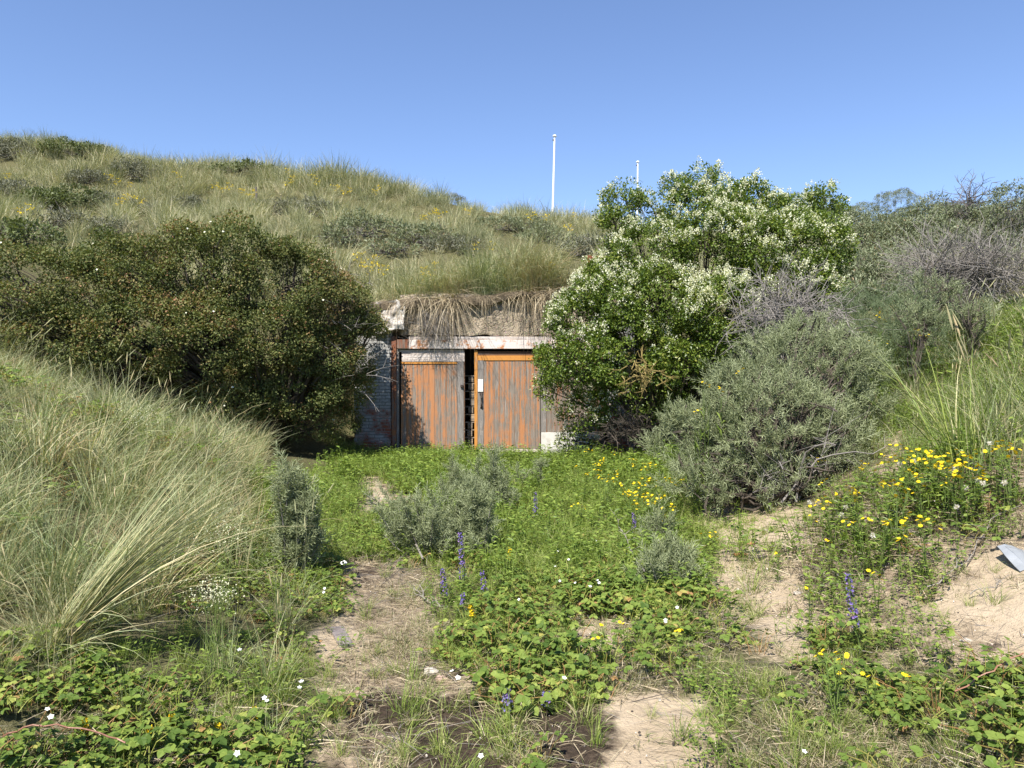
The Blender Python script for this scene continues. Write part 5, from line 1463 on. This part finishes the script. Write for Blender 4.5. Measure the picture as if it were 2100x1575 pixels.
# pale seed heads on the right slope
for i, (px, py) in enumerate(((1660, 1150 - 120), (1735, 1040), (2005, 985), (2015, 990), (1960, 960), (1930, 960), (1875, 945), (1845, 950), (2030, 910), (1980, 1000), (1790, 1098), (1962, 1040), (2060, 990), (1725, 1055))):
    g0_, p = stand(px, py, .32); g_ = g0_[2]; o = empty('seed_head', (p[0], p[1], g_)); tag(o, 'fluffy white seed head on a thin stalk among the ragwort of the right slope', 'seed head', 'fluffy seed heads on the right slope')
    st = MB(); st.tube([(p[0], p[1], g_), p], [.0015, .001], 3); st.build('stalk', M['stem'], o)
    f_ = MB(); k = 60; d = rand_dirs(k); f_.stamp(leaf1_T(1, .25, 0), np.repeat(p[None], k, 0), frame_from_dir(d), U(.016, .026, k), var=U(0, 1, k)); f_.build('fluff', M['fluff'], o)

# umbels of small white bedstraw
for lb, px, py, r_ in (('cloud of tiny white bedstraw flowers at the edge of the marram', 455, 1090, .11), ('small cloud of white bedstraw flowers below the marram tussock', 440, 1215, .06), ('pale bedstraw flowers in the marram above the thicket edge', 290, 850, .08)):
    g0_, q = stand(px, py, .5); g_ = g0_[2]; o = empty('bedstraw', (q[0], q[1], g_)); tag(o, lb, 'wildflower')
    k = 420; pos = q + rng.normal(0, 1, (k, 3)) * (r_, r_, r_ * .6); f_ = MB(); f_.stamp(leaf1_T(1, .9, 0), pos, flat_frame(rand_dirs(k), .5), U(.005, .010, k), var=U(0, .6, k)); f_.build('flowers', M['cream'], o)
    s_ = MB(); 
    for i in range(22): s_.tube([(q[0] + U(-.06, .06), q[1] + U(-.06, .06), g_), q * .5 + pos[i] * .5 - (0, 0, .12), pos[i]], [.0012, .001, .0008], 3)
    s_.build('stem', M['stem'], o)

# ------------------------------------------------------------------ loose things on the ground
# leaning bundle of long pale grass in the left foreground
b = hit(105, 1352); b = np.array([b[0], b[1], H(b[0], b[1])]); o = empty('grass_tussock', b); tag(o, 'long pale marram tussock leaning right over the bramble in the left foreground', 'grass tussock')
m = MB(); n = 300; e = at(420, 1085, b[1] + .5) - b; az0 = math.atan2(e[1], e[0]); el0 = math.degrees(math.atan2(e[2], math.hypot(e[0], e[1])))
blades(m, disc_pts(n, .05) + b, rng.normal(az0, .16, n), rng.normal(el0 + 16, 6.5, n), U(.55, 1.5, n), U(5, 55, n), U(.0028, .006, n), 7, np.clip(rng.normal(.68, .22, n), 0, 1))
n = 160; blades(m, disc_pts(n, .08) + b, U(0, 6.28, n), U(20, 85, n), U(.2, .7, n), U(10, 90, n), U(.0025, .005, n), 5, np.clip(rng.normal(.8, .2, n), 0, 1))
m.build('blades', M['marram'], o)

def dead_branch(label, pxs, w=.012, forks=14, fl=.18, lift=.03):
    pts = [hit(px, py) + (0, 0, lift + .02 * rng.random()) for px, py in pxs]; pts = np.array(pts)
    u = np.linspace(0, len(pts) - 1, 12); pts = np.stack([np.interp(u, range(len(pts)), pts[:, i]) for i in range(3)], -1) + rng.normal(0, .012, (12, 3))
    m = MB(); m.tube(pts, np.linspace(w * .75, w * .25, 12), 6)
    dr = nrm(pts[-1] - pts[0])
    for f in range(forks):
        s0 = pts[rng.integers(2, 11)]; d = nrm(dr + rng.normal(0, .6, 3)); d[2] = abs(d[2]) * .6; L_ = U(.3, 1.2) * fl
        m.tube([s0, s0 + d * L_ * .5 + rng.normal(0, .01, 3), s0 + d * L_ + rng.normal(0, .02, 3)], [w * .35, w * .25, w * .12], 4)
    o = m.build('dead_branch', M['palebranch']); tag(o, label, 'branch'); return o
M['palebranch'] = surface('bleached_branch', (.25, .225, .195))
dead_branch('long bleached dead branch slanting through the left of the courtyard', [(866, 1172), (820, 1110), (780, 1060), (738, 1026)], .013, 14, .35, .12)
dead_branch('bleached dead stem leaning over the grass by the right sand patch', [(1320, 1222), (1290, 1160), (1255, 1075)], .010, 12, .3, .16)
dead_branch('short bleached dead branch lying on dry ground left of the bugloss', [(920, 1258), (880, 1245), (842, 1215)], .010, 12, .2)
dead_branch('thin dead twig on the dark soil at the bottom edge', [(765, 1565), (800, 1545), (825, 1505)], .005, 4, .1, .01)
dead_branch('long bleached bramble cane curving over the sand at the right edge', [(1900, 1225), (1960, 1190), (2000, 1140), (2030, 1090), (2085, 1060)], .006, 8, .2, .05)
dead_branch('bleached cane crossing the sand below the right-edge metal sheet', [(1990, 1235), (2035, 1215), (2060, 1195)], .005, 6, .15, .03)
dead_branch('small grey dead branch half buried in the grass under the ragwort', [(1375, 1120), (1355, 1100), (1335, 1090)], .008, 8, .15, .1)
# reddish bramble canes
M['cane'] = surface('reddish_bramble_cane', (.26, .12, .075), rough=.5, spec=.4)
def cane(label, pxs, lifts, w=.0035):
    pts = np.array([hit(px, py) + (0, 0, l) for (px, py), l in zip(pxs, lifts)]); u = np.linspace(0, len(pts) - 1, 14)
    m = MB(); m.tube(np.stack([np.interp(u, range(len(pts)), pts[:, i]) for i in range(3)], -1) + rng.normal(0, .004, (14, 3)), w, 5)
    tag(m.build('bramble_cane', M['cane']), label, 'bramble cane')
cane('thorny red-brown bramble cane arching across the bottom left corner', [(0, 1620), (75, 1600), (180, 1610), (260, 1615)], [.17, .2, .19, .16])
cane('reddish bramble cane lying over leaves in the bottom right corner', [(1960, 1480), (2030, 1455), (2099, 1420)], [.12, .15, .17])
# grey plank
b = hit(700, 1312); m = MB(); m.box(-.045, .045, -.17, .17, 0, .022, .5, .005, jit=.002)
M['driftwood'] = surface('grey_driftwood', (.22, .19, .18))
o = m.build('plank', M['driftwood']); o.location = (b[0], b[1], b[2] + .004); o.rotation_euler = (.05, .08, R(24)); tag(o, 'short grey weathered plank lying on the sandy path at the bramble edge', 'plank')
# stones, brick shards, clinker
def chunk(name, label, px, py, size, mat, seed, flat=.6, elong=1.4, rz=0.0):
    b = hit(px, py); m = MB(); nu, nv = 14, 9
    th = np.linspace(0, 2 * math.pi, nu, endpoint=False); ph = np.linspace(0, math.pi, nv); T_, P_ = np.meshgrid(th, ph)
    d = np.stack([np.sin(P_) * np.cos(T_), np.sin(P_) * np.sin(T_), np.cos(P_)], -1)
    planes = np.random.default_rng(seed).normal(size=(11, 3)); planes = nrm(planes)
    rr = np.min(np.where((d @ planes.T) > .15, .75 / np.maximum(d @ planes.T, .15), 3), -1); rr = np.clip(rr, .6, 1.35)
    v = d * rr[..., None] * (size * elong, size, size * flat); v[..., 0], v[..., 1] = v[..., 0] * math.cos(rz) - v[..., 1] * math.sin(rz), v[..., 0] * math.sin(rz) + v[..., 1] * math.cos(rz)
    i = np.arange(nv - 1)[:, None] * nu; j = np.arange(nu)[None]; k = (j + 1) % nu
    m.add(v.reshape(-1, 3) + b + (0, 0, size * flat * .45), q=np.stack([i + j, i + nu + j, i + nu + k, i + k], -1).reshape(-1, 4))
    tag(m.build(name, M[mat]), label, name.replace('_', ' '))
M['brickred'] = surface('broken_brick', (.46, .19, .10)); M['clinker'] = surface('dark_clinker', (.075, .06, .055)); M['chalk'] = surface('pale_stone', (.40, .36, .31)); M['pinkstone'] = surface('pinkish_stone', (.40, .29, .23))  # the last one is a stone that is pinkish by itself
chunk('brick_shard', 'flat orange brick shard on the bare sand beside the dark clinker', 1518, 1139, .055, 'brickred', 1, .28, 1.5)
chunk('brick_shard', 'small orange brick shard just behind the larger one', 1540, 1117, .03, 'brickred', 2, .6, 1.2)
chunk('clinker', 'dark lump of clinker lying on the bare sand patch', 1557, 1150, .05, 'clinker', 3, .55, 2.0, .25)
chunk('stone', 'white stone on the sand behind the brick shards', 1569, 1090, .025, 'chalk', 4, .5)
chunk('stone', 'pale stone on the trodden path near the white bramble blossoms', 881, 1386, .03, 'chalk', 5, .7)
chunk('stone', 'pinkish stone just right of the pale one on the trodden path', 905, 1396, .03, 'pinkstone', 6, .6)
chunk('stone', 'white stone lying low on the right-hand sand slope', 1982, 1322, .022, 'chalk', 8, .6)
chunk('stone', 'pale stone at the left end of the bare sand patch', 1637, 1222, .02, 'chalk', 9, .6)
chunk('stone', 'white flint on the ledge of sand near the thorn bush', 785, 1025, .035, 'chalk', 11, .4, 1.4)
# sheet of pale metal at the right edge
b = hit(2085, 1178); m = MB(); nx_ = 12
X, Y = np.meshgrid(np.linspace(0, .5, nx_), np.linspace(-.09, .10, 6))
Z = .012 * np.sin(X * 30) + .02 * np.sin(X * 9 + Y * 14) + .02 * X + .055; Xo = X - .02 + .12 * np.maximum(0, -Y + .02) * (X < .3)
kk = (np.arange(5)[:, None] * nx_ + np.arange(nx_ - 1)[None]).ravel()
m.add(np.stack([Xo + b[0], Y + b[1] + .05, Z + b[2] + Y * .35], -1).reshape(-1, 3), q=np.stack([kk, kk + 1, kk + nx_ + 1, kk + nx_], -1))
M['sheet'] = surface('dull_pale_metal', (.22, .235, .25), rough=.55, spec=.4)
o = m.build('metal_sheet', M['sheet'])
sm = o.modifiers.new('thick', 'SOLIDIFY'); sm.thickness = .008
tag(o, 'bent pale grey metal sheet sticking out of the sand at the right edge', 'metal sheet')
